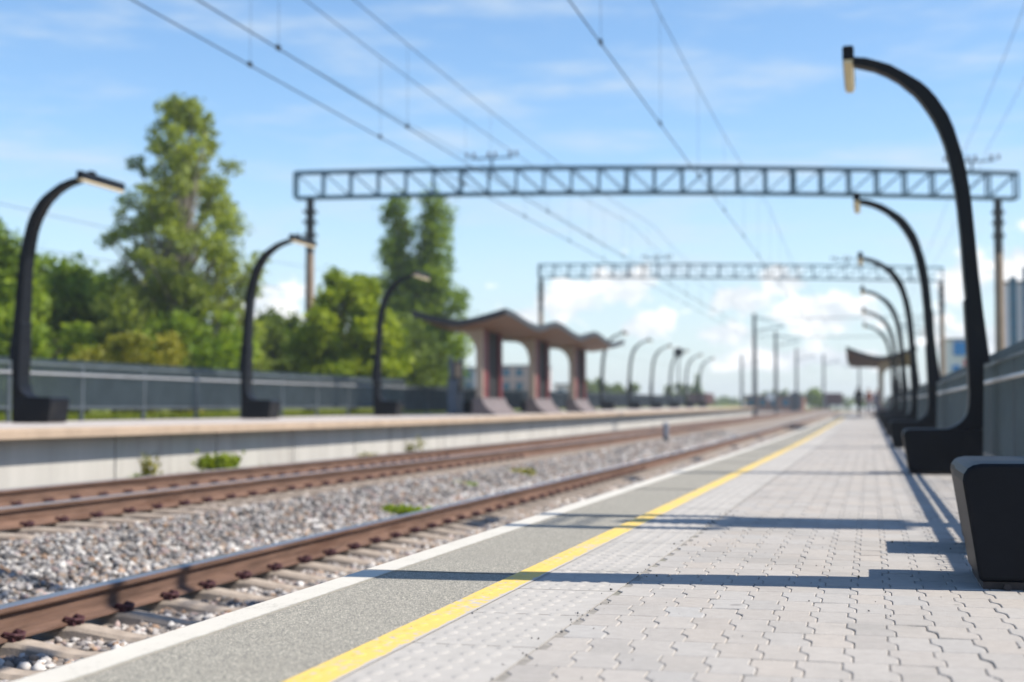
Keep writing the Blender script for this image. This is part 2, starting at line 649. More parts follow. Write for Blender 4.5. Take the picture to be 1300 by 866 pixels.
# edge beam with painted white line
tag(MB().sweep([(XE, -.088), (XE, -.004), (XE + .004, 0), (-1.812, 0), (-1.812, -.088)], YP).build('platform_edge', M['whitep']), kind='structure')
tag(MB().sweep([(-1.809, -.088), (-1.809, -.003), (-1.323, -.003), (-1.323, -.088)], YP).build('edge_strip', M['aggregate']), kind='structure')
tag(MB().sweep([(-1.320, -.088), (-1.320, 0), (-.862, 0), (-.862, -.088)], YP).build('tactile_paving', M['slab']), kind='structure')
tag(MB().sweep([(-1.320, .003), (-1.204, .003)], [q for q in YP if q <= 75], closed=False).build('yellow_line', M['yellow']), kind='structure')
# bed under the pavers, plain sheet for the far end
tag(MB().sweep([(-.862, -.088), (-.862, -.007), (1.93, -.007), (1.93, -.088)], YP).build('paving_bed', M['joint']), kind='structure')
YN = 46.0
tag(MB().sweep([(-.858, -.002), (1.9, -.002)], [y for y in YP if y > YN - 4 and y >= 45], closed=False).build('paving_far', M['farpave']), kind='structure')


def make_pavers():
    PW, PL, g_ = .1125, .225, .0011
    prof = [(0, .0125), (.36, .0125), (.44, .009), (.56, -.009), (.64, -.0125), (1, -.0125)]
    left = [(o_ + 0, f * PL) for f, o_ in prof]
    right = [(PW + o_, f * PL) for f, o_ in reversed(prof)]
    poly = np.array([(x + g_, np.clip(y, g_, PL - g_)) for x, y in left] + [(x - g_, np.clip(y, g_, PL - g_)) for x, y in right])
    ctr = poly.mean(0)
    inn = ctr + (poly - ctr) * np.array([1 - .0034 / (PW / 2), 1 - .0034 / (PL / 2)])
    k = len(poly)
    nc = int(2.09 / PW) + 7
    vs, fs, tones = [], [], []
    rows = int((YN - 1.2) / PL)
    for r in range(rows):
        y0 = 1.2 + r * PL
        for c in range(nc):
            x0 = -.8475 + c * PW
            if x0 + PW > 1.9:
                continue
            yy0 = y0 + (PL * .5 if c % 2 else 0) * 0 + rng.normal(0, .0008)
            dz = rng.normal(0, .0007)
            tx, ty = rng.normal(0, .006), rng.normal(0, .005)
            b = len(vs)
            for ring, zt in ((inn, 0.), (poly, -.0026), (poly, -.03)):
                for x, y in ring:
                    z = zt + dz + (x - ctr[0]) * tx + (y - ctr[1]) * ty
                    Y = yy0 + y
                    vs.append((x0 + x, Y, z + zo(Y)))
            t_ = float(np.clip(rng.normal(1.0, .032), .86, 1.10))
            wv = rng.normal(0, .012)
            tn = (t_ * (1 + wv), t_, t_ * (1 - wv))
            fs.append(tuple(reversed(range(b, b + k))))
            for i in range(k):
                j = (i + 1) % k
                fs.append((b + i, b + j, b + k + j, b + k + i))
                fs.append((b + k + i, b + k + j, b + 2 * k + j, b + 2 * k + i))
            tones += [tn] * (1 + 2 * k)
    me = bpy.data.meshes.new('paving')
    me.from_pydata(vs, [], fs)
    me.materials.append(M['paver'])
    a = me.attributes.new('tone', 'FLOAT_COLOR', 'FACE')
    t4 = np.ones((len(fs), 4), dtype=np.float32)
    t4[:, :3] = np.array(tones)
    a.data.foreach_set('color', t4.ravel())
    o = bpy.data.objects.new('paving', me)
    COL.objects.link(o)
    bm = bmesh.new()
    bm.from_mesh(me)
    bmesh.ops.recalc_face_normals(bm, faces=bm.faces)
    bm.to_mesh(me)
    bm.free()
    return o


tag(make_pavers(), kind='structure')
tag(MB().sweep([(-.861, -.0032), (-.826, -.0032)], [q for q in YP if q < 47], closed=False).build('joint_filler', M['joint']), kind='structure')


def make_studs():
    """raised studs of the tactile slabs, the outer two rows under the yellow paint"""
    nring, seg = 2, 10
    base = []
    for q, (rr, zz) in enumerate(((1.0, 0.0), (.80, .0022), (.45, .0034))):
        for s_ in range(seg):
            a_ = 2 * math.pi * s_ / seg
            base.append((rr * math.cos(a_), rr * math.sin(a_), zz))
    base.append((0, 0, .0037))
    base = np.array(base)
    fc = []
    for q in range(2):
        for s_ in range(seg):
            s2 = (s_ + 1) % seg
            fc.append((q * seg + s_, q * seg + s2, (q + 1) * seg + s2, (q + 1) * seg + s_))
    for s_ in range(seg):
        fc.append((2 * seg + s_, 2 * seg + (s_ + 1) % seg, 3 * seg, 3 * seg))
    for nm, xs, m, zb in (('tactile_studs', [-1.155, -1.085, -1.015, -.945], M['slab'], 0.), ('yellow_studs', [-1.275], M['yellow'], .003)):
        vs, fs = [], []
        for y in np.arange(2.0, 40, .105):
            for x in xs:
                if int((y + 40) / .105) % 1 == 0:
                    b = len(vs)
                    yy = y + rng.normal(0, .002)
                    for q in base:
                        vs.append((x + q[0] * .021, yy + q[1] * .036, zb + q[2] * (1 if zb == 0 else .6) + zo(yy) - .0004))
                    for f in fc:
                        fs.append(tuple(b + i for i in (f if f[2] != f[3] else f[:3])))
        me = bpy.data.meshes.new(nm)
        me.from_pydata(vs, [], fs)
        me.materials.append(m)
        me.polygons.foreach_set('use_smooth', [True] * len(fs))
        o = bpy.data.objects.new(nm, me)
        COL.objects.link(o)
        tag(o, kind='structure')
    # butt joints between the slabs
    mj = MB()
    for y in np.arange(1.9, 60, .6):
        mj.box(-1.318, -.864, y, y + .006, zo(y) - .001, zo(y) + .0006)
    tag(mj.build('slab_joints', M['joint']), kind='structure')
    mj = MB()
    for y in np.arange(2.35, 60, 2.98):
        mj.box(-1.938, -1.324, y, y + .007, zo(y) - .006, zo(y) + .0012)
    tag(mj.build('strip_joints', M['joint']), kind='structure')


make_studs()

# ------------------------------------------------------------------ far platform (left), 0.4 m higher
LZ = .40
LE = -9.40
YL = [y for y in YS if y <= 120] + [122]
tag(MB().sweep([(LE - .30, -.8), (LE - .30, LZ - .108), (-15.6, LZ - .108), (-15.6, -.8)], YL).build('far_platform', M['body']), kind='structure')
tag(MB().sweep([(LE - .60, LZ - .106), (LE - .60, LZ + .006), (LE - .012, LZ + .006), (LE, LZ - .006), (LE, LZ - .106)], YL).build('far_platform_edge', M['coping']), kind='structure')
tag(MB().sweep([(-15.6, LZ - .106), (-15.6, LZ), (LE - .604, LZ), (LE - .604, LZ - .106)], YL).build('far_paving', M['lplat']), kind='structure')
# facing panels with open joints
mb = MB()
y = -4.0
while y < 121.5:
    y2 = min(y + 2.96, 122)
    mb.sweep([(LE - .297, -.8), (LE - .297, LZ - .109), (LE - .26, LZ - .109), (LE - .26, -.8)], span(y, y2, 3))
    y += 3.0
tag(mb.build('platform_facing', M['wall_conc']), kind='structure')

# ------------------------------------------------------------------ track bed and tracks
YT = span(-6, 20, 6) + span(20, 260, 6)[1:]
R1, R2 = -.37, -.15           # rail head heights of the two tracks
C1, C2 = -3.55, -7.48         # centre lines
bedpoly = [(-9.52, -.9), (-9.52, R2 - .25), (-9.0, R2 - .24), (-6.05, R2 - .23), (-5.55, R2 - .34), (-5.05, R1 - .235), (C1, R1 - .24), (-1.95, R1 - .26), (-1.95, -.9)]
tag(MB().sweep(bedpoly, YT).build('ballast_bed', M['dirtbed']), kind='structure')


def rail_poly(x, top):
    hw, ft, wb = .0365, .075, .009
    z = top
    return [(x - ft, z - .172), (x - ft, z - .160), (x - wb - .006, z - .140), (x - wb, z - .120), (x - wb, z - .052), (x - hw + .004, z - .040), (x - hw, z - .03), (x - hw, z - .009),
            (x - hw + .012, z), (x + hw - .012, z), (x + hw, z - .009), (x + hw, z - .03), (x + hw - .004, z - .040), (x + wb, z - .052), (x + wb, z - .120), (x + wb + .006, z - .140), (x + ft, z - .160), (x + ft, z - .172)]


def make_sleeper_mesh():
    """concrete monoblock: high, sloping rail seats and a lower waist"""
    L = 1.35
    xs = [-L, -1.25, -.95, -.62, -.30, .30, .62, .95, 1.25, L]
    zt = [-.035, -.015, 0, 0, -.045, -.045, 0, 0, -.015, -.035]
    wt = [.085, .085, .085, .085, .075, .075, .085, .085, .085, .085]
    vs, fs = [], []
    for x, z, wd in zip(xs, zt, wt):
        vs += [(x, -wd - .035, -.2), (x, -wd, z - .02), (x, -wd + .02, z), (x, wd - .02, z), (x, wd, z - .02), (x, wd + .035, -.2)]
    k = 6
    for i in range(len(xs) - 1):
        for j in range(k):
            j2 = (j + 1) % k
            fs.append((i * k + j, i * k + j2, (i + 1) * k + j2, (i + 1) * k + j))
    fs += [tuple(reversed(range(k))), tuple((len(xs) - 1) * k + j for j in range(k))]
    return MB().add(vs, fs)


def clip_shape(sx, near=True):
    """rail fastening: cast shoulder, bent spring clip and bolt head on one side of a rail"""
    m = MB()
    m.box(sx * .078 - .03, sx * .078 + .03, -.055, .055, -.002, .028)
    m.tube([(sx * .045, -.05, .03), (sx * .06, -.055, .045), (sx * .11, -.045, .035), (sx * .13, 0, .03), (sx * .11, .045, .035), (sx * .06, .055, .045), (sx * .045, .05, .03)], .010, 6)
    m.tube([(sx * .1, 0, 0), (sx * .1, 0, .055)], .018, 6)
    m.box(sx * .075, sx * .125, -.022, .022, .032, .044)
    return m


def make_track(cx, top, label, grp, topm):
    t = thing('railway_track', (cx, 0, 0), label, 'railway track', grp)
    for s in (-1, 1):
        r = MB()
        pl = rail_poly(s * .76, top)
        r.sweep(pl, YT)
        ob = r.build('rail', [M['rail_side'], M[topm]], t)
        me = ob.data
        for pg in me.polygons:
            c = pg.center
            if abs(pg.normal.z) > .55 and pg.normal.z > 0 and c.z - zo(c.y) > top - .012:
                pg.material_index = 1
    proto = make_sleeper_mesh().build('sleeper', M['sleeper'], t, smooth=False)
    clips = []
    for s in (-1, 1):
        for q in (-1, 1):
            c = clip_shape(q).build('rail_clip', M['clip'], proto)
            c.location = (s * .76, 0, 0)
            clips.append(c)
    k = 0
    ystart, st = 3.2, .545
    while k < 100:
        y = ystart + k * st
        if k == 0:
            ob = proto
        else:
            ob = proto.copy()
            COL.objects.link(ob)
            ob.parent = t
            if k < 45:
                for c in clips:
                    d = c.copy()
                    COL.objects.link(d)
                    d.parent = ob
        ob.location = (random.gauss(0, .006), y + random.gauss(0, .008), top - .176 + zo(y))
        ob.rotation_euler = (0, 0, random.gauss(0, .006))
        k += 1
    rest = MB()
    y = ystart + k * st
    base = make_sleeper_mesh()
    while y < 250:
        rest.add([(vx, vy + y, vz + top - .176 + zo(y)) for vx, vy, vz in base.v], base.f)
        y += st
    ob = rest.build('sleeper_row', M['sleeper'], t)
    ob['kind'] = 'stuff'
    return t


make_track(C1, R1, 'rusty railway track sunk directly beside the white platform edge, sleepers showing', 'railway tracks', 'rail_shiny')
make_track(C2, R2, 'rusty railway track running along the foot of the concrete wall of the far platform', 'railway tracks', 'rail_top')


# ballast stones -----------------------------------------------------------
def ico():
    ph = (1 + 5 ** .5) / 2
    v = np.array([(-1, ph, 0), (1, ph, 0), (-1, -ph, 0), (1, -ph, 0), (0, -1, ph), (0, 1, ph), (0, -1, -ph), (0, 1, -ph), (ph, 0, -1), (ph, 0, 1), (-ph, 0, -1), (-ph, 0, 1)], float)
    v /= np.linalg.norm(v[0])
    f = np.array([(0, 11, 5), (0, 5, 1), (0, 1, 7), (0, 7, 10), (0, 10, 11), (1, 5, 9), (5, 11, 4), (11, 10, 2), (10, 7, 6), (7, 1, 8), (3, 9, 4), (3, 4, 2), (3, 2, 6), (3, 6, 8), (3, 8, 9), (4, 9, 5), (2, 4, 11), (6, 2, 10), (8, 6, 7), (9, 8, 1)])
    return v, f


BX = np.array([-9.5, -9.0, -6.05, -5.55, -5.05, C1, -1.95])
BZ = np.array([R2 - .25, R2 - .24, R2 - .23, R2 - .34, R1 - .235, R1 - .24, R1 - .26])


def stones():
    iv, if_ = ico()
    P = []
    # (x0, x1, y0, y1, stones per square metre, size)
    for x0, x1, y0, y1, dens, sz in [(-4.25, -2.3, 3, 14, 900, .025), (-6.6, -4.3, 6, 16, 900, .025), (-6.7, -4.3, 16, 30, 560, .029), (-4.25, -2.6, 14, 28, 480, .029),
                                     (-9.4, -6.9, 8, 26, 170, .036), (-6.7, -4.3, 30, 60, 200, .042), (-4.25, -2.8, 28, 60, 150, .042)]:
        nn = int((x1 - x0) * (y1 - y0) * dens)
        x = rng.uniform(x0, x1, nn)
        y = rng.uniform(y0, y1, nn)
        s_ = sz * np.clip(np.exp(rng.normal(0, .32, nn)), .5, 1.5)
        P.append(np.c_[x, y, s_])
    P = np.concatenate(P)
    x, y, s_ = P.T
    # keep clear of rails
    keep = np.ones(len(x), bool)
    for rx in (C1 - .76, C1 + .76, C2 - .76, C2 + .76):
        keep &= np.abs(x - rx) > .10
    # fewer stones on top of sleepers
    ph_ = ((y - 3.2) / .545 + .5) % 1 - .5
    onsl = np.abs(ph_) * .545 < .125
    insl = ((np.abs(x - C1) < 1.34) | (np.abs(x - C2) < 1.34))
    keep &= ~(onsl & insl & (rng.random(len(x)) > .02))
    x, y, s_ = x[keep], y[keep], s_[keep]
    n_ = len(x)
    z = np.interp(x, BX, BZ) + np.array([zo(q) for q in y])
    insl = insl[keep]
    z = z + np.where(insl, -.018, .0) + rng.uniform(-.012, .03, n_)
    # random lumpy shape per stone
    q = rng.normal(size=(n_, 4))
    q /= np.linalg.norm(q, axis=1)[:, None]
    a, b, c, d = q.T
    Rm = np.stack([1 - 2 * (c * c + d * d), 2 * (b * c - a * d), 2 * (b * d + a * c), 2 * (b * c + a * d), 1 - 2 * (b * b + d * d), 2 * (c * d - a * b), 2 * (b * d - a * c), 2 * (c * d + a * b), 1 - 2 * (b * b + c * c)], 1).reshape(n_, 3, 3)
    sc = rng.uniform(.5, 1.3, (n_, 1, 3))
    V = iv[None] * sc * (1 + rng.uniform(-.34, .34, (n_, 12, 1)))
    V = np.einsum('nij,nkj->nki', Rm, V) * s_[:, None, None]
    V[:, :, 2] *= .8
    V += np.stack([x, y, z], 1)[:, None]
    F = (if_[None] + (np.arange(n_) * 12)[:, None, None]).reshape(-1, 3)
    # stone colours: grey and white granite, some brown and rust, some near black
    kind = rng.random(n_)
    tone = np.empty((n_, 3))
    tone[:] = np.array([.26, .245, .24])
    tone[kind < .22] = (.44, .42, .40)
    tone[(kind > .40) & (kind < .52)] = (.27, .215, .175)
    tone[(kind > .52) & (kind < .60)] = (.25, .17, .12)
    tone[(kind > .60) & (kind < .80)] = (.12, .115, .115)
    tone[(kind > .80) & (kind < .86)] = (.28, .22, .21)
    # the shoulder below the further track has its stones toned darker
    on_shoulder = (x < -5.3) & (x > -6.6)
    tone[on_shoulder] *= .74
    # stones close to the rails are stained brown with brake dust and rust
    near = np.min(np.abs(x[:, None] - np.array([C1 - .76, C1 + .76, C2 - .76, C2 + .76])[None]), 1)
    k_ = np.clip(1 - near / .55, 0, 1)[:, None] * rng.uniform(.3, 1, n_)[:, None]
    tone = tone * (1 - k_ * .6) + np.array([.20, .135, .095]) * k_ * .6
    tone *= 1.08 * np.exp(rng.normal(0, .16, n_))[:, None]
    o = raw_mesh('ballast', V.reshape(-1, 3), F, M['stone'], np.repeat(tone, 20, 0))
    tag(o, 'grey, white and brown crushed stone ballast between the tracks', None, None, 'stuff')


stones()

# ------------------------------------------------------------------ trees
def leaf_cloud(clumps, leaf, n_leaves, tone_fn=None, sun_side=0.):
    """many small leaf faces spread through clumps (cx, cy, cz, rx, ry, rz)"""
    cl = np.array(clumps, float)
    vol = cl[:, 3] * cl[:, 4] * cl[:, 5]
    cnt = np.maximum(20, (n_leaves * vol ** .8 / (vol ** .8).sum()).astype(int))
    C_, T_ = [], []
    for k, c in enumerate(cl):
        m = cnt[k]
        d = rng.normal(size=(m, 3))
        d /= np.linalg.norm(d, axis=1)[:, None]
        r = rng.uniform(.15, 1, m) ** .45
        r *= 1 + .22 * rng.normal(size=m) * (rng.random(m) < .4)
        # ragged sub-sprays
        spr = rng.normal(size=(max(6, m // 60), 3))
        spr /= np.linalg.norm(spr, axis=1)[:, None]
        pick = rng.integers(0, len(spr), m)
        mixw = rng.random(m)[:, None] * .75
        d = d * (1 - mixw) + spr[pick] * mixw
        C_.append(c[:3] + d * r[:, None] * c[3:6])
        base = rng.uniform(.25, .75)
        T_.append(np.clip(base + rng.normal(0, .22, m), 0, 1))
    P = np.concatenate(C_)
    T = np.concatenate(T_)
    m = len(P)
    u = rng.normal(size=(m, 3))
    u /= np.linalg.norm(u, axis=1)[:, None]
    v = np.cross(u, rng.normal(size=(m, 3)))
    v /= np.linalg.norm(v, axis=1)[:, None]
    s = leaf * np.exp(rng.normal(0, .3, m))[:, None]
    V = np.stack([P + u * s, P + v * s * .6, P - u * s, P - v * s * .6], 1).reshape(-1, 3)
    F = np.arange(m * 4).reshape(-1, 4)
    return V, F, np.repeat(T[:, None], 3, 1)


def tree(name, label, base, h, clumps, leaf, nl, lm, trunk_r, bark='bark', cat='tree', group=None):
    t = thing(name, base, label, cat, group)
    m = MB()
    top = .8 * h
    pts, rad = [], []
    for i in range(7):
        f = i / 6
        pts.append((math.sin(i * 1.7) * .05 * h * .3 * f, math.cos(i * 2.1) * .05 * h * .3 * f, f * top - .1))
        rad.append(trunk_r * (1 - .82 * f) * (1.35 if i == 0 else 1))
    m.tube(pts, rad, 8)
    for c in clumps:
        f = min(.85, max(.2, (c[2] - .25 * c[5] - .08 * h) / top * .8))
        i = int(f * 6)
        a = Vector(pts[i])
        b = Vector((c[0], c[1], c[2]))
        mid = a.lerp(b, .5) + Vector((0, 0, .06 * h * random.uniform(-.3, .6)))
        m.tube([a, mid, b], [rad[i] * .55, rad[i] * .35, rad[i] * .12], 6)
    m.build('trunk', M[bark], t, smooth=True)
    V, F, T = leaf_cloud(clumps, leaf, int(nl * 1.6))
    raw_mesh('crown', V, F, M[lm], T, t)
    return t


def rc(n_, spread, zr, rr, seed, shape=None):
    """random clumps inside an envelope: shape(f) gives relative half width at height fraction f"""
    r_ = random.Random(seed)
    out = []
    n_ = int(n_ * 1.7)
    rr *= 1.12
    for i in range(n_):
        f = (i + r_.random()) / n_
        wd = spread * (shape(f) if shape else 1)
        a = i * 2.39996 + r_.uniform(-.5, .5)
        q = wd * math.sqrt(r_.uniform(.03, 1.0))
        s = rr * r_.uniform(.65, 1.3) * (1 - .45 * f)
        out.append((q * math.cos(a), q * math.sin(a), zr[0] + (zr[1] - zr[0]) * f, s, s, s * r_.uniform(.65, 1.0)))
    return out


GZ = .36
tree('birch_tree', 'tall olive-green birch with open feathery crown behind the fence, tallest tree in view', (-23.1, 45, GZ), 11.6,
     rc(95, 3.05, (.8, 11.0), .74, 3, lambda f: float(np.interp(f, [0, .25, .42, .6, .75, .9, 1], [.90, 1.0, 1.0, .80, .62, .40, .14]))), .074, 25000, 'leaf_olive', .22, 'birchbark')
tree('poplar_tree', 'tall green tree with two upright plumes rising behind the round bright tree', (-22.6, 70, GZ + .2), 11.2,
     [(-.95 + .22 * math.sin(i * 2.3) - .01 * i, .5 * math.sin(i * 1.7), 2.2 + i * .6, 1.55 - .042 * i, 1.4 - .05 * i, .9) for i in range(15)] +
     [(.62 + .22 * math.sin(i * 2.9 + 1) + .025 * i, .5 * math.sin(i * 1.9 + 2), 2.0 + i * .62, 1.7 - .052 * i, 1.4 - .05 * i, 1.0) for i in range(15)] +
     [(-.2, .4, 1.6 + i * .8, 1.5, 1.4, 1.1) for i in range(8)] + [(2.0, .3, 3.4, 1.2, 1.2, 1.3), (2.2, -.3, 5.4, .9, .9, 1.2), (1.6, 0, 2.0, 1.3, 1.3, 1.0), (-2.6, 0, 6.6, .9, .8, .6), (-2.2, .3, 5.2, .9, .9, .6)],
     .105, 20000, 'leaf_green', .25)
tree('maple_tree', 'round bright green leafy tree behind the concrete mast', (-18.7, 50, GZ + .1), 5.4,
     rc(20, 1.9, (1.0, 4.9), .95, 9, lambda f: math.sqrt(max(.08, 1 - (f * 1.6 - .6) ** 2))), .11, 11000, 'leaf_fresh', .16)
tree('lime_tree', 'large dense green tree at the frame edge, behind the lamp post with lit shaft', (-28.0, 40, GZ), 7.6,
     rc(24, 2.1, (1.2, 6.7), 1.15, 12, lambda f: math.sqrt(max(.1, 1 - (f * 1.5 - .5) ** 2))), .11, 13000, 'leaf_green', .22)
tree('alder_tree', 'broad mid-green tree beside the birch, rounded top level with lamp lantern', (-28.3, 46, GZ), 6.2,
     rc(20, 2.3, (1.0, 5.4), 1.15, 15, lambda f: math.sqrt(max(.1, 1 - (f * 1.5 - .5) ** 2))), .11, 11000, 'leaf_green', .18)
tree('willow_tree', 'soft olive-grey tree close against the lower side of the birch', (-26.0, 48, GZ), 5.4,
     rc(16, 1.6, (1.0, 4.8), 1.0, 21, lambda f: math.sqrt(max(.1, 1 - (f * 1.5 - .5) ** 2))), .10, 8000, 'leaf_olive', .15)
tree('elder_bush', 'low yellow-green flowering bush in front of the birch, just over the fence', (-19.3, 35, GZ), 2.8,
     rc(12, 1.4, (.5, 2.2), .75, 25), .07, 6000, 'leaf_yellow', .08, cat='bush')
tree('hazel_tree', 'dark green low tree between the birch and the concrete mast', (-23.9, 55, GZ + .1), 4.6,
     rc(18, 2.3, (.9, 3.9), 1.05, 28, lambda f: math.sqrt(max(.1, 1 - (f * 1.5 - .5) ** 2))), .11, 9000, 'leaf_dark', .15)
tree('thicket_tree', 'dark leafy thicket low behind the biggest far lamp shaft', (-26.5, 41, GZ), 3.6,
     rc(14, 2.2, (.6, 3.0), .95, 51), .10, 9000, 'leaf_green', .12)
tree('thicket_tree', 'leafy green thicket at the frame edge above the fence, beside the lamp foot', (-30.0, 42, GZ), 4.4,
     rc(14, 2.2, (.6, 3.8), 1.05, 53), .10, 9000, 'leaf_fresh', .12)
tree('rowan_tree', 'dark tree filling the gap low behind the birch trunk', (-21.8, 43, GZ), 4.2,
     rc(14, 1.8, (.8, 3.4), 1.0, 31), .10, 7000, 'leaf_green', .14)
tree('oak_tree', 'dark green tree low behind the two-plumed tree, beside the notice board', (-20.2, 60, GZ + .1), 4.9,
     rc(18, 2.1, (.9, 4.1), 1.0, 35, lambda f: math.sqrt(max(.1, 1 - (f * 1.5 - .5) ** 2))), .11, 8000, 'leaf_dark', .15)
tree('ash_tree', 'green tree filling the view behind the first lamp foot on the far platform', (-31.0, 52, GZ), 6.6,
     rc(20, 2.8, (1.0, 5.8), 1.25, 38, lambda f: math.sqrt(max(.1, 1 - (f * 1.5 - .5) ** 2))), .12, 9000, 'leaf_green', .18)
tree('spruce_tree', 'small pointed green conifer far away past the canopies', (-29.2, 250, 1.2), 5.4,
     [(0, 0, .6 + i * .5, 1.35 - .12 * i, 1.35 - .12 * i, .5) for i in range(10)], .22, 3000, 'leaf_green', .15)
tree('linden_tree', 'small round green tree far down the line beside the dark cabinet', (-9.4, 252, .7), 4.2,
     rc(10, 1.3, (.9, 3.4), .9, 44), .22, 2200, 'leaf_green', .15)
for i, (x, y, h, s, lb) in enumerate([(-45, 230, 5.4, 3.0, 'low dark tree far behind the canopies, beside the pink block of flats'), (-36, 210, 4.2, 2.6, 'low dark tree far off under the wavy canopy roof'),
                                      (-33.5, 260, 4.6, 2.8, 'low green tree far off next to the pointed conifer'), (-18.6, 300, 4.2, 2.6, 'far green tree past the round white disc sign'),
                                      (-68, 240, 6.0, 4.0, 'dark tree clump-like crown far behind the notice board')]):
    tree('distant_tree', lb, (x, y, .25 + zo(y) * .9), h, rc(10, s, (.8, h * .8), h * .24, 60 + i), .26, 2200, 'leaf_dark', .15, group='trees far down the line')

# far wood along the horizon: one mass nobody could count
cl = []
for i in range(150):
    x = -420 + i * 5.6 + random.uniform(-3, 3)
    h = random.uniform(2.0, 5.0) * (1.5 if x < -140 else 1)
    cl.append((x, 430 + random.uniform(-20, 20), 1.2 + h * .45, 4.6, 3, h * .55))
V, F, T = leaf_cloud(cl, .8, 15000)
tag(raw_mesh('distant_woodland', V, F, M['leaf_dark'], T), 'low dark green belt of woodland along the horizon', None, None, 'stuff')


# weeds ---------------------------------------------------------------------
def weed(loc, w_, h, n_, lm, label, leaf=.035, grp='weeds by the tracks'):
    V, F, T = leaf_cloud([(random.uniform(-.5, .5) * w_, random.uniform(-.4, .4) * w_ * .6, h * random.uniform(.25, .7), w_ * .5, w_ * .4, h * .4) for _ in range(6)], leaf, n_)
    V[:, 2] = np.maximum(V[:, 2], -.02)
    t = thing('weed', loc, label, 'weed', grp)
    raw_mesh('foliage', V, F, M[lm], T, t)
    m = MB()
    for k in range(7):
        a = random.uniform(0, 6.28)
        m.tube([(0.03 * math.cos(a), .03 * math.sin(a), -.06), (w_ * .3 * math.cos(a), w_ * .25 * math.sin(a), h * .5), (w_ * .42 * math.cos(a), w_ * .32 * math.sin(a), h * .95)], [.008, .006, .003], 5)
    m.build('stem', M['leaf_dark'], t)
    return t


BW = R2 - .24
weed((-9.12, 18.9, BW), .44, .44, 1500, 'leaf_fresh', 'round leafy weed clump at the foot of the far platform wall, largest along it')
weed((-9.2, 17.1, BW), .36, .20, 450, 'leaf_fresh', 'ragged low weed along the far platform wall beside the round clump')
weed((-9.2, 15.7, BW), .30, .10, 260, 'leaf_yellow', 'tiny yellowish weed at the wall foot under the first lamp post foot', .03)
weed((-9.2, 21.3, BW), .60, .12, 500, 'leaf_green', 'flat strip of weeds at the wall foot after the round clump')
weed((-9.2, 26.3, BW), .60, .20, 420, 'leaf_yellow', 'tall pale weeds at the wall foot below the third curved lamp')
weed((-9.2, 30.6, BW), .60, .14, 380, 'leaf_green', 'small weed strip at the wall foot before the notice board')
weed((-9.1, 28.0, BW), .25, .45, 160, 'leaf_yellow', 'thin stalk weed climbing the far platform wall', .03)
weed((-9.1, 16.9, BW), .20, .50, 160, 'leaf_yellow', 'thin wispy stalk standing up against the facing joint', .03)
weed((-5.2, 15.5, -.60), .46, .13, 1400, 'leaf_fresh', 'bright green grassy tuft on the ballast beside the nearer rail', .03)
weed((-5.0, 16.2, -.60), .16, .08, 160, 'leaf_green', 'very small green sprig beside the bright tuft on the ballast', .025)
weed((-5.6, 19.8, -.52), .30, .12, 260, 'leaf_green', 'small weed on the dark ballast shoulder between the tracks', .03)
weed((-5.7, 23.2, -.50), .42, .14, 260, 'leaf_yellow', 'straggling weed further along the ballast shoulder', .03)


# grass strip behind the far platform
def grass():
    n_ = 26000
    x = rng.uniform(-19.5, -15.7, n_)
    y = rng.uniform(14, 62, n_)
    z = .345 + np.array([zo(q) for q in y])
    h = rng.uniform(.08, .26, n_)
    a = rng.uniform(0, 6.283, n_)
    dx, dy = np.cos(a) * .012, np.sin(a) * .012
    lx, ly = rng.normal(0, .06, n_), rng.normal(0, .06, n_)
    V = np.stack([np.c_[x - dx, y - dy, z - .02], np.c_[x + dx, y + dy, z - .02], np.c_[x + lx, y + ly, z + h]], 1).reshape(-1, 3)
    F = np.arange(n_ * 3).reshape(-1, 3)
    T = np.repeat(rng.random(n_)[:, None], 3, 1)
    tag(raw_mesh('grass', V, F, M['grassblade'], T), 'sunlit yellow-green rough grass behind the far platform fence', None, None, 'stuff')


grass()


# ------------------------------------------------------------------ fences
def fence(x, z0, y0, y1, side, label, gap, name='metal_fence', step=.1, extra=0.):
    """palisade of flat bars set edge-on, with a flat top rail and a round handrail on the platform side"""
    t = thing(name, (x, y0, z0), label, 'fence')
    L = y1 - y0
    zf = lambda yy: zo(yy + y0)
    b = MB()
    y = 0.0
    while y < L:
        b.box(-.026, .026, y - .0045, y + .0045, gap + zf(y), 1.20 + zf(y))
        y += step
    b.build('palisade', M['fence'], t)
    ys = span(0, L, 5)
    MB().sweep([(-.030, 1.085), (-.030, 1.115), (.030, 1.115), (.030, 1.085)], ys, zf=zf).build('top_rail', M['fence'], t)
    MB().sweep([(-.032, gap + .03), (-.032, gap + .07), (.032, gap + .07), (.032, gap + .03)], ys, zf=zf).build('bottom_rail', M['fence_dark'], t)
    c = [(side * .055 + .022 * math.cos(q), .915 + .022 * math.sin(q)) for q in [k * math.pi / 4 for k in range(8)]]
    MB().sweep(c, ys, zf=zf).build('handrail', M['galv'], t, smooth=True)
    y = .05
    k = 0
    while y < L and k < 60:
        m = MB()
        m.box(-.03, .03, y - .03, y + .03, -.12 + zf(y), 1.10 + zf(y))
        m.box(-.07, .07, y - .07, y + .07, -.02 + zf(y), .012 + zf(y))
        m.tube([(0, y, .90 + zf(y)), (side * .055, y, .895 + zf(y))], .009, 6)
        m.build('post', M['fence_dark'], t)
        y += 2.5
        k += 1
    return t


fence(1.25, 0, 5.55, 112, -1, 'grey steel palisade fence with bright handrail behind the bench feet of the paved platform', .09)
fence(-15.3, LZ, 13, 46, 1, 'grey steel palisade fence with bright handrail along the back of the far platform, grass beyond', .22)
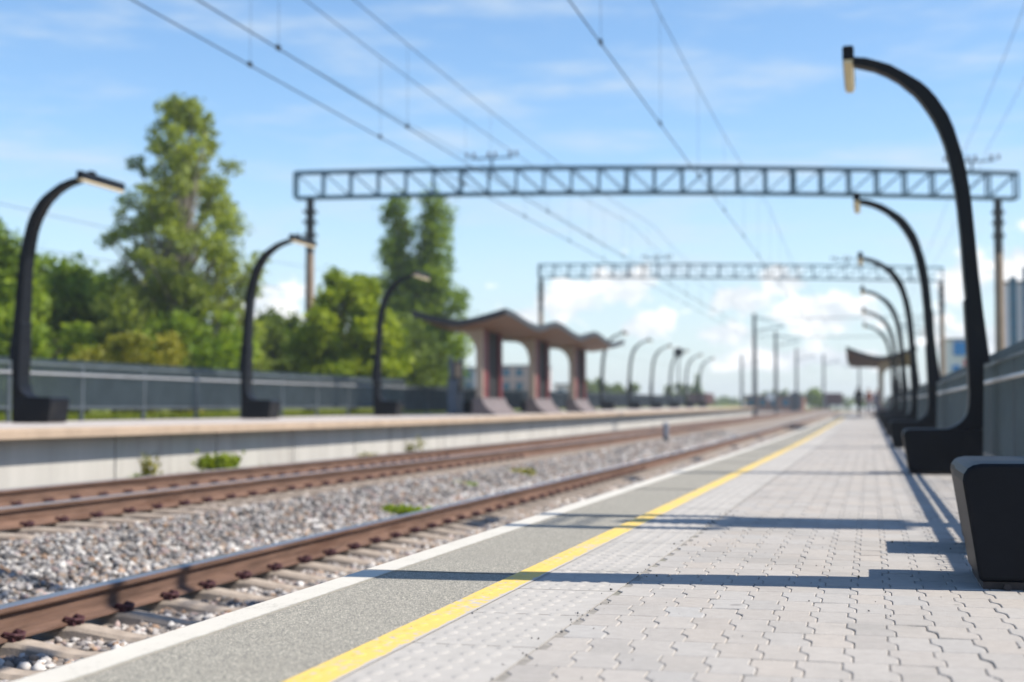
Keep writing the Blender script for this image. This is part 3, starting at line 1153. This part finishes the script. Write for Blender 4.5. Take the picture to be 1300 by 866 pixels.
# plain darker fence after the handrail ends
t = thing('mesh_fence', (-15.35, 46.2, LZ), 'dark grey slatted fence carrying on past the handrail under the canopies', 'fence')
b = MB()
y = 0.0
while y < 75:
    b.box(-.02, .02, y - .006, y + .006, .1 + zo(46 + y), .98 + zo(46 + y))
    y += .11
b.build('palisade', M['fence_dark'], t)
MB().sweep([(-.028, .9), (-.028, .94), (.028, .94), (.028, .9)], span(0, 75, 5), zf=lambda q: zo(46 + q)).build('top_rail', M['fence_dark'], t)
y = 0
while y < 75:
    MB().box(-.03, .03, y - .03, y + .03, -.1 + zo(46 + y), 1.0 + zo(46 + y)).build('post', M['fence_dark'], t)
    y += 2.5

# ------------------------------------------------------------------ lamp posts with bench feet
# outline of the shaft in metres (x towards the back, z up), x measured from the back of the shaft foot
OUT = [(-.115, 4.143), (0.0, 4.128), (.105, 4.094), (.240, 4.045), (.359, 3.972), (.523, 3.862), (.600, 3.79), (.676, 3.696), (.780, 3.527), (.835, 3.39), (.874, 3.252), (.915, 3.11), (.946, 2.961), (.972, 2.79), (.992, 2.619), (1.017, 2.311), (1.047, 1.926),
       (1.085, 1.543), (1.130, 1.162), (1.136, 1.086), (1.080, 1.078), (1.066, .445)]
INN = [(.735, .445), (.793, .466), (.845, .497), (.890, .545), (.920, .60), (.935, .67), (.943, .782), (.928, 1.24), (.909, 1.700), (.928, 1.707), (.909, 1.929), (.885, 2.315), (.858, 2.624), (.835, 2.80), (.805, 2.967), (.776, 3.11), (.744, 3.235), (.700, 3.36),
       (.650, 3.47), (.593, 3.57), (.530, 3.665), (.462, 3.75), (.314, 3.882), (.200, 3.955), (.088, 4.010), (-.116, 4.070)]
FOOT = [(.368, .028), (.316, .377), (.320, .402), (.334, .423), (.352, .434), (.381, .440), (1.066, .444), (1.056, .028)]
X0 = 1.06


def lamp_depth(z):
    return .35 if z < 1.3 else .35 - .15 * min(1, (z - 1.3) / 2.6)


def make_foot(t, s, rot):
    m = MB()
    m.prism([(s * (x - X0), z) for x, z in FOOT], 0, .58)
    m.build('bench_foot', M['lamp'], t, bevel=.014, segs=3)
    pl = MB()
    pl.prism([(s * (x - X0), z) for x, z in [(.380, 0), (.380, .0265), (1.05, .0265), (1.05, 0)]], .012, .566)
    for xx in (.46, .80, .98):
        pl.tube([(s * (xx - X0), .03, .004), (s * (xx - X0), -.012, .010)], .014, 6)
    pl.build('base_plate', M['lamp_plate'], t)


def make_lamp(s):
    t = thing('lamp_post', (0, 0, 0), 'x', 'lamp post')
    make_foot(t, s, 0)
    m = MB()
    poly = [(s * (x - X0), z) for x, z in OUT + INN]
    m.prism(poly, 0, lamp_depth)
    m.build('shaft', M['lamp'], t, bevel=.008, segs=2, angle=50)
    lx = s * (-.165 - X0)
    h = MB()
    h.prism([(lx - .052, 4.115), (lx - .056, 4.13), (lx - .056, 4.235), (lx - .04, 4.25), (lx + .04, 4.25), (lx + .056, 4.235), (lx + .056, 4.13), (lx + .052, 4.115)], -.03, 1.40)
    h.box(lx - .03, lx + .03, .30, .48, 4.25, 4.30)
    hd = h.build('lantern', M['lamp'], t, bevel=.006)
    d = MB()
    d.prism([(lx - .046, 4.113), (lx - .040, 4.082), (lx + .040, 4.082), (lx + .046, 4.113)], -.01, 1.385)
    d.build('diffuser', M['cream'], hd)
    br = MB()
    br.box(min(s * (-.115 - X0), lx) - .01, max(s * (-.115 - X0), lx) + .01, .02, .17, 4.09, 4.125)
    br.build('bracket', M['lamp'], hd)
    return t


ORD = ['first', 'second', 'third', 'fourth', 'fifth', 'sixth', 'seventh', 'eighth', 'ninth', 'tenth', 'eleventh', 'twelfth', 'thirteenth']
lampR = make_lamp(1)
labsR = ['charcoal bench foot cropped by the frame, its lamp shadow lying across the pavers',
         'tallest-looking dark curved lamp post with bench foot, lantern whole against the blue sky',
         'dark curved lamp post whose arm ends just under the big steel gantry',
         'dark curved lamp post with its arm against the far gantry and clouds',
         'fourth dark curved lamp arm counting from the tallest one, small',
         'fifth dark curved lamp arm counting from the tallest one, above the timber canopy',
         'sixth and faintest dark lamp arm counting from the tallest one, above the timber canopy']
for i, (yy, lb) in enumerate(zip([5.27, 14.42, 24.3, 33.8, 43.6, 53.5, 63.4], labsR)):
    o = lampR if i == 0 else copy_tree(lampR)
    o.location = (X0, yy, zo(yy))
    tag(o, lb, 'lamp post', 'lamp posts along the paved platform')
lampL = make_lamp(-1)
labsL = ['dark curved lamp post on the far platform with its sunlit shaft, biggest of that row',
         'dark curved lamp post on the far platform, lantern touching the concrete mast',
         'dark curved lamp post on the far platform in front of the round bright tree']
LB = -14.07
for i, lb in enumerate(labsL):
    yy = 21.3 + 9.05 * i
    o = lampL if i == 0 else copy_tree(lampL)
    o.location = (LB, yy, LZ + zo(yy))
    tag(o, lb, 'lamp post', 'lamp posts along the far platform')
# bench blocks without a shaft below the canopies
bb = None
for i in range(3, 6):
    yy = 21.3 + 9.05 * i
    if bb is None:
        bb = thing('bench_block', (0, 0, 0), 'x', 'bench end')
        make_foot(bb, -1, 0)
        o = bb
    else:
        o = copy_tree(bb)
    o.location = (LB, yy, LZ + zo(yy))
    tag(o, 'black bench block standing before the %s canopy pillar on the far platform' % ORD[i - 3], 'bench end', 'bench blocks under the canopies')
for i in range(6, 12):
    yy = 21.3 + 9.05 * i
    o = copy_tree(lampL)
    o.location = (LB, yy, LZ + zo(yy))
    tag(o, '%s small distant curved lamp post after the last wavy canopy' % ORD[i - 6], 'lamp post', 'lamp posts along the far platform')
# low block of the first bench, behind its front foot
ob = thing('bench_block', (X0 + .055, 6.52, 0), 'low charcoal bench block hidden behind the cropped bench foot, seen by its shadow', 'bench end')
m = MB()
m.prism([(x - X0, z * .93) for x, z in FOOT], 0, .60)
m.build('bench_foot', M['lamp'], ob, bevel=.014, segs=3)


# ------------------------------------------------------------------ gantries over the tracks
def gantry(pl, pr, zl, zr, ext_l, ext_r, h, dep, camber, npan, label, brackets, grp='catenary gantries over the tracks', th=1.0, box=False):
    """portal: two concrete masts and a box truss between them"""
    a0 = Vector((pl[0], pl[1], 0))
    a1 = Vector((pr[0], pr[1], 0))
    d = (a1 - a0)
    L = d.length
    d.normalize()
    nrm = Vector((-d.y, d.x, 0))
    t = thing('catenary_gantry', (pl[0], pl[1], 0), label, 'gantry', grp)
    A, B = -ext_l, L + ext_r

    def pt(s, k, up):
        f = (s - A) / (B - A)
        z = zl + (zr - zl) * f + camber * 4 * f * (1 - f) + (h if up else 0)
        q = d * s + nrm * (k * dep / 2)
        return Vector((q.x, q.y, z))
    ss = [A + (B - A) * i / npan for i in range(npan + 1)]
    for k in (-1, 1):
        for up in (0, 1):
            m = MB()
            m.tube([pt(q, k, up) for q in ss], .05 * th, 4)
            m.build('chord', M['gantry'], t)
    m = MB()
    for i in range(npan + 1):
        for k in (-1, 1):
            m.bar(pt(ss[i], k, 0), pt(ss[i], k, 1), .07 * th if i % 6 else .11 * th)
        for up in (0, 1):
            m.bar(pt(ss[i], -1, up), pt(ss[i], 1, up), .045)
    for i in range(npan):
        fl = i < npan / 2
        for k in (-1, 1):
            p0, p1 = (pt(ss[i], k, 1), pt(ss[i + 1], k, 0)) if fl else (pt(ss[i], k, 0), pt(ss[i + 1], k, 1))
            m.bar(p0, p1, .03 * th)
    m.build('lattice', M['gantry'], t)
    for s_, zt in ((0, zl), (L, zr)):
        q = d * s_
        f = (s_ - A) / (B - A)
        ztop = zl + (zr - zl) * f + camber * 4 * f * (1 - f) - .045
        gz = -.6 + zo(pl[1])
        mm = MB()
        mm.tube([(q.x, q.y, gz), (q.x, q.y, ztop * .76)], [.20, .165], 12)
        mast = mm.build('mast', M['pole'], t, smooth=True)
        mm = MB()
        mm.tube([(q.x, q.y, ztop * .76 + .002), (q.x, q.y, ztop)], [.167, .150], 12)
        for zz in (ztop - .5, ztop - .9, ztop - 1.4):
            mm.box(q.x - .22, q.x + .22, q.y - .20, q.y + .20, zz - .05, zz + .05)
        mm.build('mast_head', M['pole_dark'], mast, smooth=True)
        if box and s_ > 0:
            mm = MB()
            mm.box(q.x - .30, q.x + .30, q.y - .36, q.y + .36, 6.95, 7.55)
            mm.build('switch_box', M['darkgrey'], t, bevel=.03)
    for s_, n_ in brackets:
        b = MB()
        c = pt(s_, 0, 1)
        wd = .85 * (n_ - 1)
        b.bar(c, c + Vector((0, 0, .42)), .06)
        b.bar(c + Vector((-wd / 2, 0, .42)), c + Vector((wd / 2, 0, .42)), .05)
        bo = b.build('bracket', M['gantry'], t)
        for k in range(n_):
            iv = MB()
            x = c.x - wd / 2 + wd * k / (n_ - 1)
            for dx in (-.13, .13):
                iv.tube([(x + dx, c.y, c.z + .44), (x + dx, c.y, c.z + .50), (x + dx, c.y, c.z + .54), (x + dx, c.y, c.z + .62), (x + dx, c.y, c.z + .66)], [.02, .05, .06, .055, .02], 8)
            iv.build('insulator', M['insul'], bo)
    return t


gantry((-20.82, 51.0), (4.86, 57.0), 8.77, 8.68, .56, .70, .98, .5, .22, 26,
       'long blue-grey steel truss gantry spanning both tracks on concrete masts, biggest in view', [(7.0, 3), (25.4, 3)])
gantry((-21.8, 95), (4.6, 95.5), 9.70, 8.9, .1, .1, .88, .5, .1, 26,
       'smaller hazy steel truss gantry behind the big one, over the canopies', [(8.0, 3), (20.5, 3)], th=.65)
gantry((-21.4, 8.5), (5.6, 8.5), 8.5, 8.45, .5, .5, .95, .86, .1, 30,
       'steel truss gantry overhead out of frame, its mast shadow falling across the pavers', [(24.0, 3)], box=True)

# overhead lines -------------------------------------------------------------
def overhead_line(x, zc, zm, label, drop0, dx=0., gaps=((-42, 8.5), (8.5, 54), (54, 95.3), (95.3, 168), (168, 235))):
    t = thing('overhead_line', (x, 0, 0), label, 'overhead line', 'catenaries over the tracks')
    c, m = MB(), MB()

    def zmess(y, a, b):
        f = (y - a) / (b - a)
        return zm + .25 - .9 * 4 * f * (1 - f) * .5

    pts, ptm = [], []
    for k, (a, b) in enumerate(gaps):
        for y in span(a, b, 4):
            st = (dx if k % 2 else -dx) * (1 - 2 * (y - a) / (b - a))
            pts.append((st, y, zc + zo(y)))
            ptm.append((st * .4, y, zmess(y, a, b) + zo(y)))
    c.tube(pts, .0105, 6)
    c.build('contact_wire', M['wire'], t)
    m.tube(ptm, .0085, 6)
    m.build('messenger_wire', M['wire'], t)
    y = drop0 - 11.6
    while y < 90:
        for a, b in gaps:
            if a <= y < b:
                k = gaps.index((a, b))
                st = (dx if k % 2 else -dx) * (1 - 2 * (y - a) / (b - a))
                d = MB()
                d.tube([(st, y, zc + zo(y)), (st * .4, y, zmess(y, a, b) + zo(y))], .003, 5)
                d.box(st - .02, st + .02, y - .05, y + .05, zc + zo(y) - .02, zc + zo(y) + .05)
                d.build('dropper', M['wire'], t)
        y += 5.8
    return t


overhead_line(-8.85, 5.73, 7.42, 'thick contact wire and messenger over the far track, crossing above the birch', 19.3)
overhead_line(-8.05, 5.73, 7.40, 'second contact wire and messenger over the far track, slightly inside the first', 18.5)
overhead_line(-3.55, 5.70, 7.85, 'steep contact wire and messenger over the near track, crossing the middle of the gantry', 19.2)
for x, z, lb in [(-21.2, 6.15, 'upper thin power cable crossing the sky beside the lantern of the biggest far lamp'), (-21.2, 5.2, 'lower thin power cable crossing the sky under that lantern'),
                 (3.5, 10.05, 'thin feeder cable climbing steeply beside the tallest curved lamp post'), (4.3, 10.05, 'outer thin feeder cable near the upper frame corner beyond the lamp arm'),
                 (-14.6, 10.2, 'thin feeder cable reaching the insulator bracket on the gantry')]:
    m = MB()
    pts = []
    for a, b in ((-42, 8.5), (8.5, 54.5), (54.5, 95.3), (95.3, 168)):
        for y in span(a, b, 5)[:-1]:
            f = (y - a) / (b - a)
            pts.append((x, y, z - .35 * 4 * f * (1 - f) + zo(y)))
    m.tube(pts, .009, 5)
    tag(m.build('power_cable', M['wire']), lb, 'cable', 'feeder cables beside the tracks')


# masts without beams further on
def mast(x, y, h, label, arm=1):
    t = thing('catenary_mast', (x, y, zo(y) - .3), label, 'mast', 'single catenary masts down the line')
    MB().tube([(0, 0, -.3), (0, 0, h)], [.22, .15], 10).build('shaft', M['darkgrey'], t, smooth=True)
    a = MB()
    a.bar((0, 0, h - 1.6), (arm * 2.6, 0, h - 1.1), .07)
    a.bar((0, 0, h - .3), (arm * 2.6, 0, h - 1.1), .04)
    a.build('cantilever', M['gantry'], t)
    i = MB()
    i.tube([(arm * .5, 0, h - 1.5), (arm * .9, 0, h - 1.42)], .07, 8)
    i.build('insulator', M['insul'], t)


mast(-9.7, 126, 8.9, 'grey mast standing just after the end of the far platform, highest of the far masts', 1)
mast(5.3, 126, 8.9, 'grey mast behind the timber canopy, carrying the end of a span wire', -1)
mast(-10.0, 160, 9.0, 'grey mast second along from the end of the far platform', 1)
mast(-17.2, 200, 7.8, 'slim far mast before the end of the far platform ramp', 1)
mast(-9.9, 204, 8.8, 'thin far mast third along after the far platform end', 1)
mast(-7.0, 232, 8.8, 'thin far mast over the maroon wagons', 1)
mast(-1.6, 250, 8.6, 'very faint far mast close by the platform vanishing point', -1)
mast(4.9, 120, 8.2, 'slim dark mast showing between two curved lamp posts behind the fence', -1)


for (x0_, x1_, yy, z_, lb) in ((-9.7, 5.3, 126, 8.55, 'upper thin span wire stretched level between far masts'), (-9.7, 5.3, 126.2, 6.9, 'lower thin span wire stretched level between far masts')):
    m = MB()
    m.tube([(x0_ + (x1_ - x0_) * i / 10, yy, z_ + zo(yy) - .3 - .12 * 4 * (i / 10) * (1 - i / 10)) for i in range(11)], .03, 5)
    tag(m.build('span_wire', M['wire']), lb, 'cable', 'span wires between far masts')


# ------------------------------------------------------------------ wavy timber canopies
def wave(t_):
    return .5 + .5 * math.cos(math.pi * t_ / .6) if t_ < .6 else .5 - .5 * math.cos(math.pi * (t_ - .6) / .4)


def canopy(y0, L, xf, xb, z0, label, grp, pil_x, out, CH=2.66, CA=.27):
    """xf: track-side edge, xb: back edge; one wave of the roof and its pillar"""
    t = thing('platform_canopy', (xf, y0, z0), label, 'canopy', grp)
    nx, ny = 10, 24

    def zz(fx, fy):
        edge = abs(2 * fx - 1)
        pk = wave(fy)
        return CH + CA * pk * (.15 + .85 * edge ** 1.6) + .10 * edge
    W_ = xb - xf
    vs, fs = [], []
    for lay, dz in ((0, 0), (1, .20)):
        for i in range(ny + 1):
            for j in range(nx + 1):
                vs.append((W_ * j / nx, L * i / ny * .996, zz(j / nx, i / ny) + dz))
    q = (ny + 1) * (nx + 1)
    so, ro = MB(), MB()
    f1 = []
    for i in range(ny):
        for j in range(nx):
            a = i * (nx + 1) + j
            f1.append((a, a + 1, a + nx + 2, a + nx + 1))
    so.add(vs[:q], f1)
    s_ = so.build('soffit', M['wood'], t, smooth=True)
    tv = [(x, y, z + .012) for x, y, z in vs[:q]] + vs[q:]
    f2 = [tuple(k + q for k in f) for f in f1] + f1
    rim = [j for j in range(nx)]
    for j in range(nx):
        f2.append((j, j + 1, q + j + 1, q + j))
        b_ = ny * (nx + 1) + j
        f2.append((b_ + 1, b_, q + b_, q + b_ + 1))
    for i in range(ny):
        a = i * (nx + 1)
        f2.append((a + nx + 1, a, q + a, q + a + nx + 1))
        b_ = a + nx
        f2.append((b_, b_ + nx + 1, q + b_ + nx + 1, q + b_))
    ro.add(tv, f2)
    ro.build('roof', M['roof'], t)
    # pillar: two maroon legs, the shade of the opening between painted as a near-black panel, pale edge, flared foot
    px = pil_x - xf
    y1 = L * .27
    top = CH + .12
    for k, (a, b) in enumerate(((y1, y1 + .62), (y1 + 2.05, y1 + 2.4))):
        lg = MB()
        lg.box(px - .10, px + .10, a, b, .45, top)
        lg.build('pillar_leg', M['red'], t)
        if k:
            continue
        ed = MB()
        ed.box(px - .105, px + .105, a - .14, a - .003, .45, top)
        ed.build('pillar_edge', M['pillar_cream'], t)
        hb = MB()
        o1 = .11 * out
        hb.prism([(px - o1, top - .75), (px - o1 - .06 * out, top - .50), (px - o1 - .22 * out, top - .28), (px - o1 - .60 * out, top - .10), (px - o1 - .95 * out, top - .03), (px - o1 - .95 * out, top), (px - o1, top)], a - .14, a + .35)
        hb.build('haunch', M['pillar_cream'], t)
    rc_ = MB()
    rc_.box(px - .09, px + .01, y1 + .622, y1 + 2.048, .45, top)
    rc_.build('opening_shade', M['blackshade'], t)
    bs = MB()
    sec = []
    for i in range(7):
        f = i / 6
        sec.append((px + out * (.12 + .50 * (1 - f) ** 2.0), .02 + .54 * f))
    poly = sec + [(px - out * .2, .56), (px - out * .2, .02)]
    bs.prism(poly, y1 - .25, y1 + 2.75)
    bs.build('flared_base', M['base_grey'], t)
    return t


for i in range(3):
    canopy(41.2 + 7.15 * i, 7.15, -10.55, -13.5, LZ + zo(46 + 7 * i) - .03, '%s wavy timber-lined canopy on the far platform, maroon pillar below' % ['nearest and largest', 'middle', 'last and smallest'][i], 'wavy canopies on the far platform', -11.85, 1)
for i in range(2):
    canopy(74 + 7.15 * i, 7.15, -1.12, 2.35, .02 + zo(78), 'timber-lined canopy beyond the curved lamps on the paved platform, %s' % ['end facing the camera', 'tucked behind the front one'][i], 'timber canopies on the paved platform', .62, -1, 2.80, .50)

# ------------------------------------------------------------------ notice board, small things by the track
t = thing('notice_board', (-14.0, 47.1, LZ + zo(47)), 'grey notice board on two posts with pale poster, before the first canopy', 'notice board')
for yy in (0, 1.35):
    MB().box(-.05, .05, yy - .05, yy + .05, 0, 2.0).build('post', M['midgrey'], t)
f_ = MB().box(-.06, .06, .052, 1.298, .75, 1.85).build('panel', M['darkgrey'], t)
MB().box(.062, .07, .35, 1.0, .85, 1.75).build('poster', M['pillar_cream'], f_)
t = thing('ticket_machine', (-13.2, 44.6, LZ + zo(44)), 'narrow blue-grey ticket machine column on the far platform beside the notice board', 'ticket machine')
MB().box(-.17, .17, 0, .34, 0, 1.15).build('cabinet', M['midgrey'], t, bevel=.02)
MB().box(-.20, .20, -.03, .37, 1.153, 1.22).build('hood', M['darkgrey'], t, bevel=.01)
MB().box(.172, .18, .06, .28, .7, 1.0).build('screen', M['blackshade'], t)

t = thing('marker_post', (-5.85, 42, -.45 + zo(42)), 'short pale marker post with dark foot standing in the ballast between tracks', 'marker post')
MB().tube([(0, 0, .22), (0, 0, .62), (0, 0, .66)], [.085, .08, .05], 10).build('post_top', M['midgrey'], t)
MB().tube([(0, 0, -.1), (0, 0, .218)], [.10, .088], 10).build('post_foot', M['darkgrey'], t)

t = thing('signal_post', (-14.3, 110, LZ + zo(110)), 'thin post with a round dark signal head seen past the last canopy', 'signal')
MB().tube([(0, 0, 0), (0, 0, 4.1)], [.07, .06], 8).build('post', M['darkgrey'], t)
hd = MB().tube([(0, -.16, 4.3), (0, .10, 4.3)], .38, 16).build('signal_head', M['blackshade'], t)
MB().tube([(0, -.22, 4.3), (0, -.163, 4.3)], .14, 12).build('lens', M['darkgrey'], hd)

t = thing('disc_sign', (-12.6, 190, zo(190) - .3), 'white round disc sign on a short post far down the tracks', 'sign')
MB().tube([(0, 0, 0), (0, 0, 1.7)], .05, 8).build('post', M['darkgrey'], t)
MB().tube([(0, -.04, 1.9), (0, .04, 1.9)], .55, 18).build('disc', M['white'], t)

t = thing('relay_cabinet', (-9.2, 185, zo(185) - .4), 'tall dark relay cabinet far down the line before a small round tree', 'cabinet')
MB().box(-.55, .55, -.3, .3, 0, 2.5).build('cabinet_body', M['darkgrey'], t, bevel=.02)
MB().box(-.62, .62, -.36, .36, 2.503, 2.6).build('lid', M['midgrey'], t)
MB().tube([(.2, 0, 2.6), (.2, 0, 5.2)], .07, 8).build('antenna_mast', M['darkgrey'], t)


# wagons ---------------------------------------------------------------------
def wagon(x, y, label):
    t = thing('freight_wagon', (x, y, zo(y) - .35), label, 'wagon', 'wagons standing far down the line')
    b = MB()
    b.box(-1.45, 1.45, 0, 12, .95, 2.75)
    for k in range(9):
        b.box(-1.50, 1.50, .6 + k * 1.33, .74 + k * 1.33, 1.0, 2.7)
    b.build('body', M['wagon'], t)
    MB().box(-1.2, 1.2, -.4, 12.4, .72, .947).build('underframe', M['darkgrey'], t)
    for yy in (1.4, 3.2, 8.8, 10.6):
        wl = MB()
        for s in (-1, 1):
            wl.tube([(s * .70, yy, .46), (s * .84, yy, .46)], .46, 14)
        wl.tube([(-.7, yy, .46), (.7, yy, .46)], .07, 8)
        wl.build('wheelset', M['darkgrey'], t)
    return t


wagon(-5.8, 236, 'dark maroon open freight wagon far down the line, closest to the platform end')
wagon(-8.0, 252, 'dark maroon open freight wagon half behind another, by the round tree')
wagon(-26.5, 226, 'dark maroon freight wagon far off to the conifer side')


# buildings ------------------------------------------------------------------
def block(x, y, w_, d_, h, m, label, rows, cols, roofm='darkgrey', name='apartment_block', win='teal', flat=True, zb=0.0, strip=None):
    t = thing(name, (x, y, zb), label, 'building')
    MB().box(0, w_, 0, d_, -1.2, h).build('wall', M[m], t)
    MB().box(-.15, w_ + .15, -.15, d_ + .15, h + .003, h + .3).build('roof', M[roofm], t)
    sw = w_ / cols
    sh = h / rows
    for i in range(cols):
        for j in range(rows):
            wn = MB()
            wn.box(i * sw + sw * .22, i * sw + sw * .78, -.08, -.002, j * sh + sh * .3, j * sh + sh * .85)
            wn.build('window', M[win], t)
    return t


block(-58.5, 225, 6.5, 9, 6.6, 'pink', 'pinkish block of flats seen under the first canopy roof', 3, 3, zb=1.0)
block(-50.5, 230, 6.0, 9, 3.6, 'white', 'low white building seen between canopy pillars', 1, 3, name='low_building', zb=1.0)
block(-64.0, 215, 4.0, 8, 6.0, 'midgrey', 'grey block of flats behind the notice board', 3, 2, zb=1.0)
block(-18.0, 215, 8.5, 7, 1.9, 'brick', 'long low brown brick hut far down the line', 1, 5, name='brick_hut', zb=.6)

# modern white block with tall teal window bands, behind the near fence
t = thing('office_tower', (13.2, 150, 0), 'white tower with tall dark teal window bands at the frame edge', 'building')
MB().box(0, 9, 0, 9, -1, 13.2).build('wall', M['white'], t)
MB().box(-.1, 9.1, -.1, 9.1, 13.203, 13.5).build('roof', M['darkgrey'], t)
for k, (a, b, z1) in enumerate(((.55, 1.2, 13.9), (1.8, 3.0, 14.9), (3.6, 5.0, 15.0), (5.6, 7.0, 14.0))):
    f_ = MB().box(a, b, -.35, -.003, .3, z1).build('window_band', M['teal'], t)
    fr = MB()
    for q in range(1, 12):
        fr.box(a - .01, b + .01, -.38, -.352, q * 1.2 + .3, q * 1.2 + .37)
    fr.build('window_frame', M['darkgrey'], f_)
# shop with a blue fascia and a red board
t = thing('shop_building', (5.0, 100, 0), 'pale shop with blue fascia and red board showing between two curved lamp posts', 'building')
MB().box(0, 2.6, 0, 8, -1, 5.3).build('wall', M['white'], t)
MB().box(-.1, 2.7, -.15, 8.1, 5.303, 5.42).build('roof', M['midgrey'], t)
MB().box(.55, 2.5, -.12, -.003, 4.25, 5.2).build('fascia', M['bluep'], t)
MB().box(.45, .95, -.1, -.003, 2.9, 3.6).build('blue_window', M['bluep'], t)
MB().box(1.2, 1.6, -.1, -.003, 3.0, 4.0).build('red_board', M['redp'], t)


# ------------------------------------------------------------------ people
def person(loc, rz, label, top, stride, hairlen, h=1.72):
    t = bpy.data.objects.new('person', None)
    COL.objects.link(t)
    t.location = loc
    t.rotation_euler = (0, 0, rz)
    tag(t, label, 'person', 'people on the paved platform')
    s = h / 1.75

    def skin(name, verts, edges, rad, m, parent, root=0):
        me = bpy.data.meshes.new(name)
        me.from_pydata([(x * s, y * s, z * s) for x, y, z in verts], edges, [])
        o = bpy.data.objects.new(name, me)
        COL.objects.link(o)
        o.parent = parent
        md = o.modifiers.new('skin', 'SKIN')
        for i, r in enumerate(rad):
            r = r if isinstance(r, tuple) else (r, r)
            me.skin_vertices[0].data[i].radius = (r[0] * s, r[1] * s)
        me.skin_vertices[0].data[root].use_root = True
        md.use_smooth_shade = True
        sb = o.modifiers.new('sub', 'SUBSURF')
        sb.levels = 1
        sb.render_levels = 1
        me.materials.append(m)
        return o
    a = stride
    V_ = [(0, 0, .95), (0, 0, 1.15), (0, -.01, 1.38), (0, 0, 1.48), (0, -.01, 1.55), (0, -.02, 1.64), (0, -.01, 1.72),
          (.18, 0, 1.40), (.22, .05 + a * .3, 1.13), (.21, -.06 + a * .4, .90), (.20, -.09 + a * .4, .80),
          (-.18, 0, 1.40), (-.22, .05 - a * .3, 1.13), (-.21, -.06 - a * .4, .90), (-.20, -.09 - a * .4, .80),
          (.10, 0, .88), (.11, -a * .5, .48), (.11, -a * .6 + .02, .09), (.12, -a * .6 - .13, .035),
          (-.10, 0, .88), (-.11, a * .4, .48), (-.11, a * .6 + .05, .09), (-.12, a * .6 - .08, .035)]
    E_ = [(0, 1), (1, 2), (2, 3), (3, 4), (4, 5), (5, 6), (2, 7), (7, 8), (8, 9), (9, 10), (2, 11), (11, 12), (12, 13), (13, 14), (0, 15), (15, 16), (16, 17), (17, 18), (0, 19), (19, 20), (20, 21), (21, 22)]
    Rr = [(.15, .11), (.15, .105), (.16, .11), .06, .07, (.085, .1), .07, .065, .045, .036, .03, .065, .045, .036, .03, .085, .06, .042, .04, .085, .06, .042, .04]
    body = skin('body', V_, E_, Rr, M['skin'], t)
    cv_ = V_[:3] + [(0, 0, 1.43)] + V_[7:10] + V_[11:14]
    ce = [(0, 1), (1, 2), (2, 3), (2, 4), (4, 5), (5, 6), (2, 7), (7, 8), (8, 9)]
    skin('jacket', [(0, 0, .84)] + cv_[1:], ce, [(.185, .14), (.175, .13), (.185, .135), .09, .085, .06, .048, .085, .06, .048], top, body)
    lv = [V_[0]] + V_[15:18] + V_[19:22]
    skin('trousers', lv, [(0, 1), (1, 2), (2, 3), (0, 4), (4, 5), (5, 6)], [(.165, .125), .105, .075, .062, .105, .075, .062], M['jeans'] if top is not M['coatd'] else M['coatd'], body)
    skin('hair', [(0, .03, 1.62), (0, .03, 1.68), (0, .0, 1.745)] + [(0, .06, 1.62 - hairlen)], [(0, 1), (1, 2), (0, 3)], [(.085, .075), (.095, .095), (.075, .085), (.06, .04)], M['hair'], body)
    return t


person((-.60, 88, .262), 2.7, 'person in dark clothes walking along the paved platform', M['coatd'], .28, .03, 1.78)
person((-.02, 88.6, .264), .4, 'person in a red-brown jacket and grey trousers beside the bench row', M['coatr'], .18, .16, 1.66)
person((.45, 92, .28), -.6, 'person in light grey trousers and dark top standing close to the canopy pillar', M['jeans'], .12, .12, 1.62)

# ------------------------------------------------------------------ grit on the pavers
iv, if_ = ico()
n_ = 260
gx = rng.uniform(-1.3, 1.2, n_)
gx[:120] = rng.normal(-.855, .03, 120)
gy = rng.uniform(2.3, 9, n_)
gs = np.exp(rng.normal(0, .4, n_)) * .0022
V = iv[None] * (gs[:, None, None] * rng.uniform(.6, 1.3, (n_, 12, 1))) + np.stack([gx, gy, np.full(n_, .0035)], 1)[:, None]
F = (if_[None] + (np.arange(n_) * 12)[:, None, None]).reshape(-1, 3)
tone = np.repeat(rng.uniform(.03, .25, n_)[:, None], 3, 1)
tag(raw_mesh('grit', V.reshape(-1, 3), F, M['stone'], np.repeat(tone, 20, 0)), 'fine dark grit and crumbs scattered on the pavers', None, None, 'stuff')
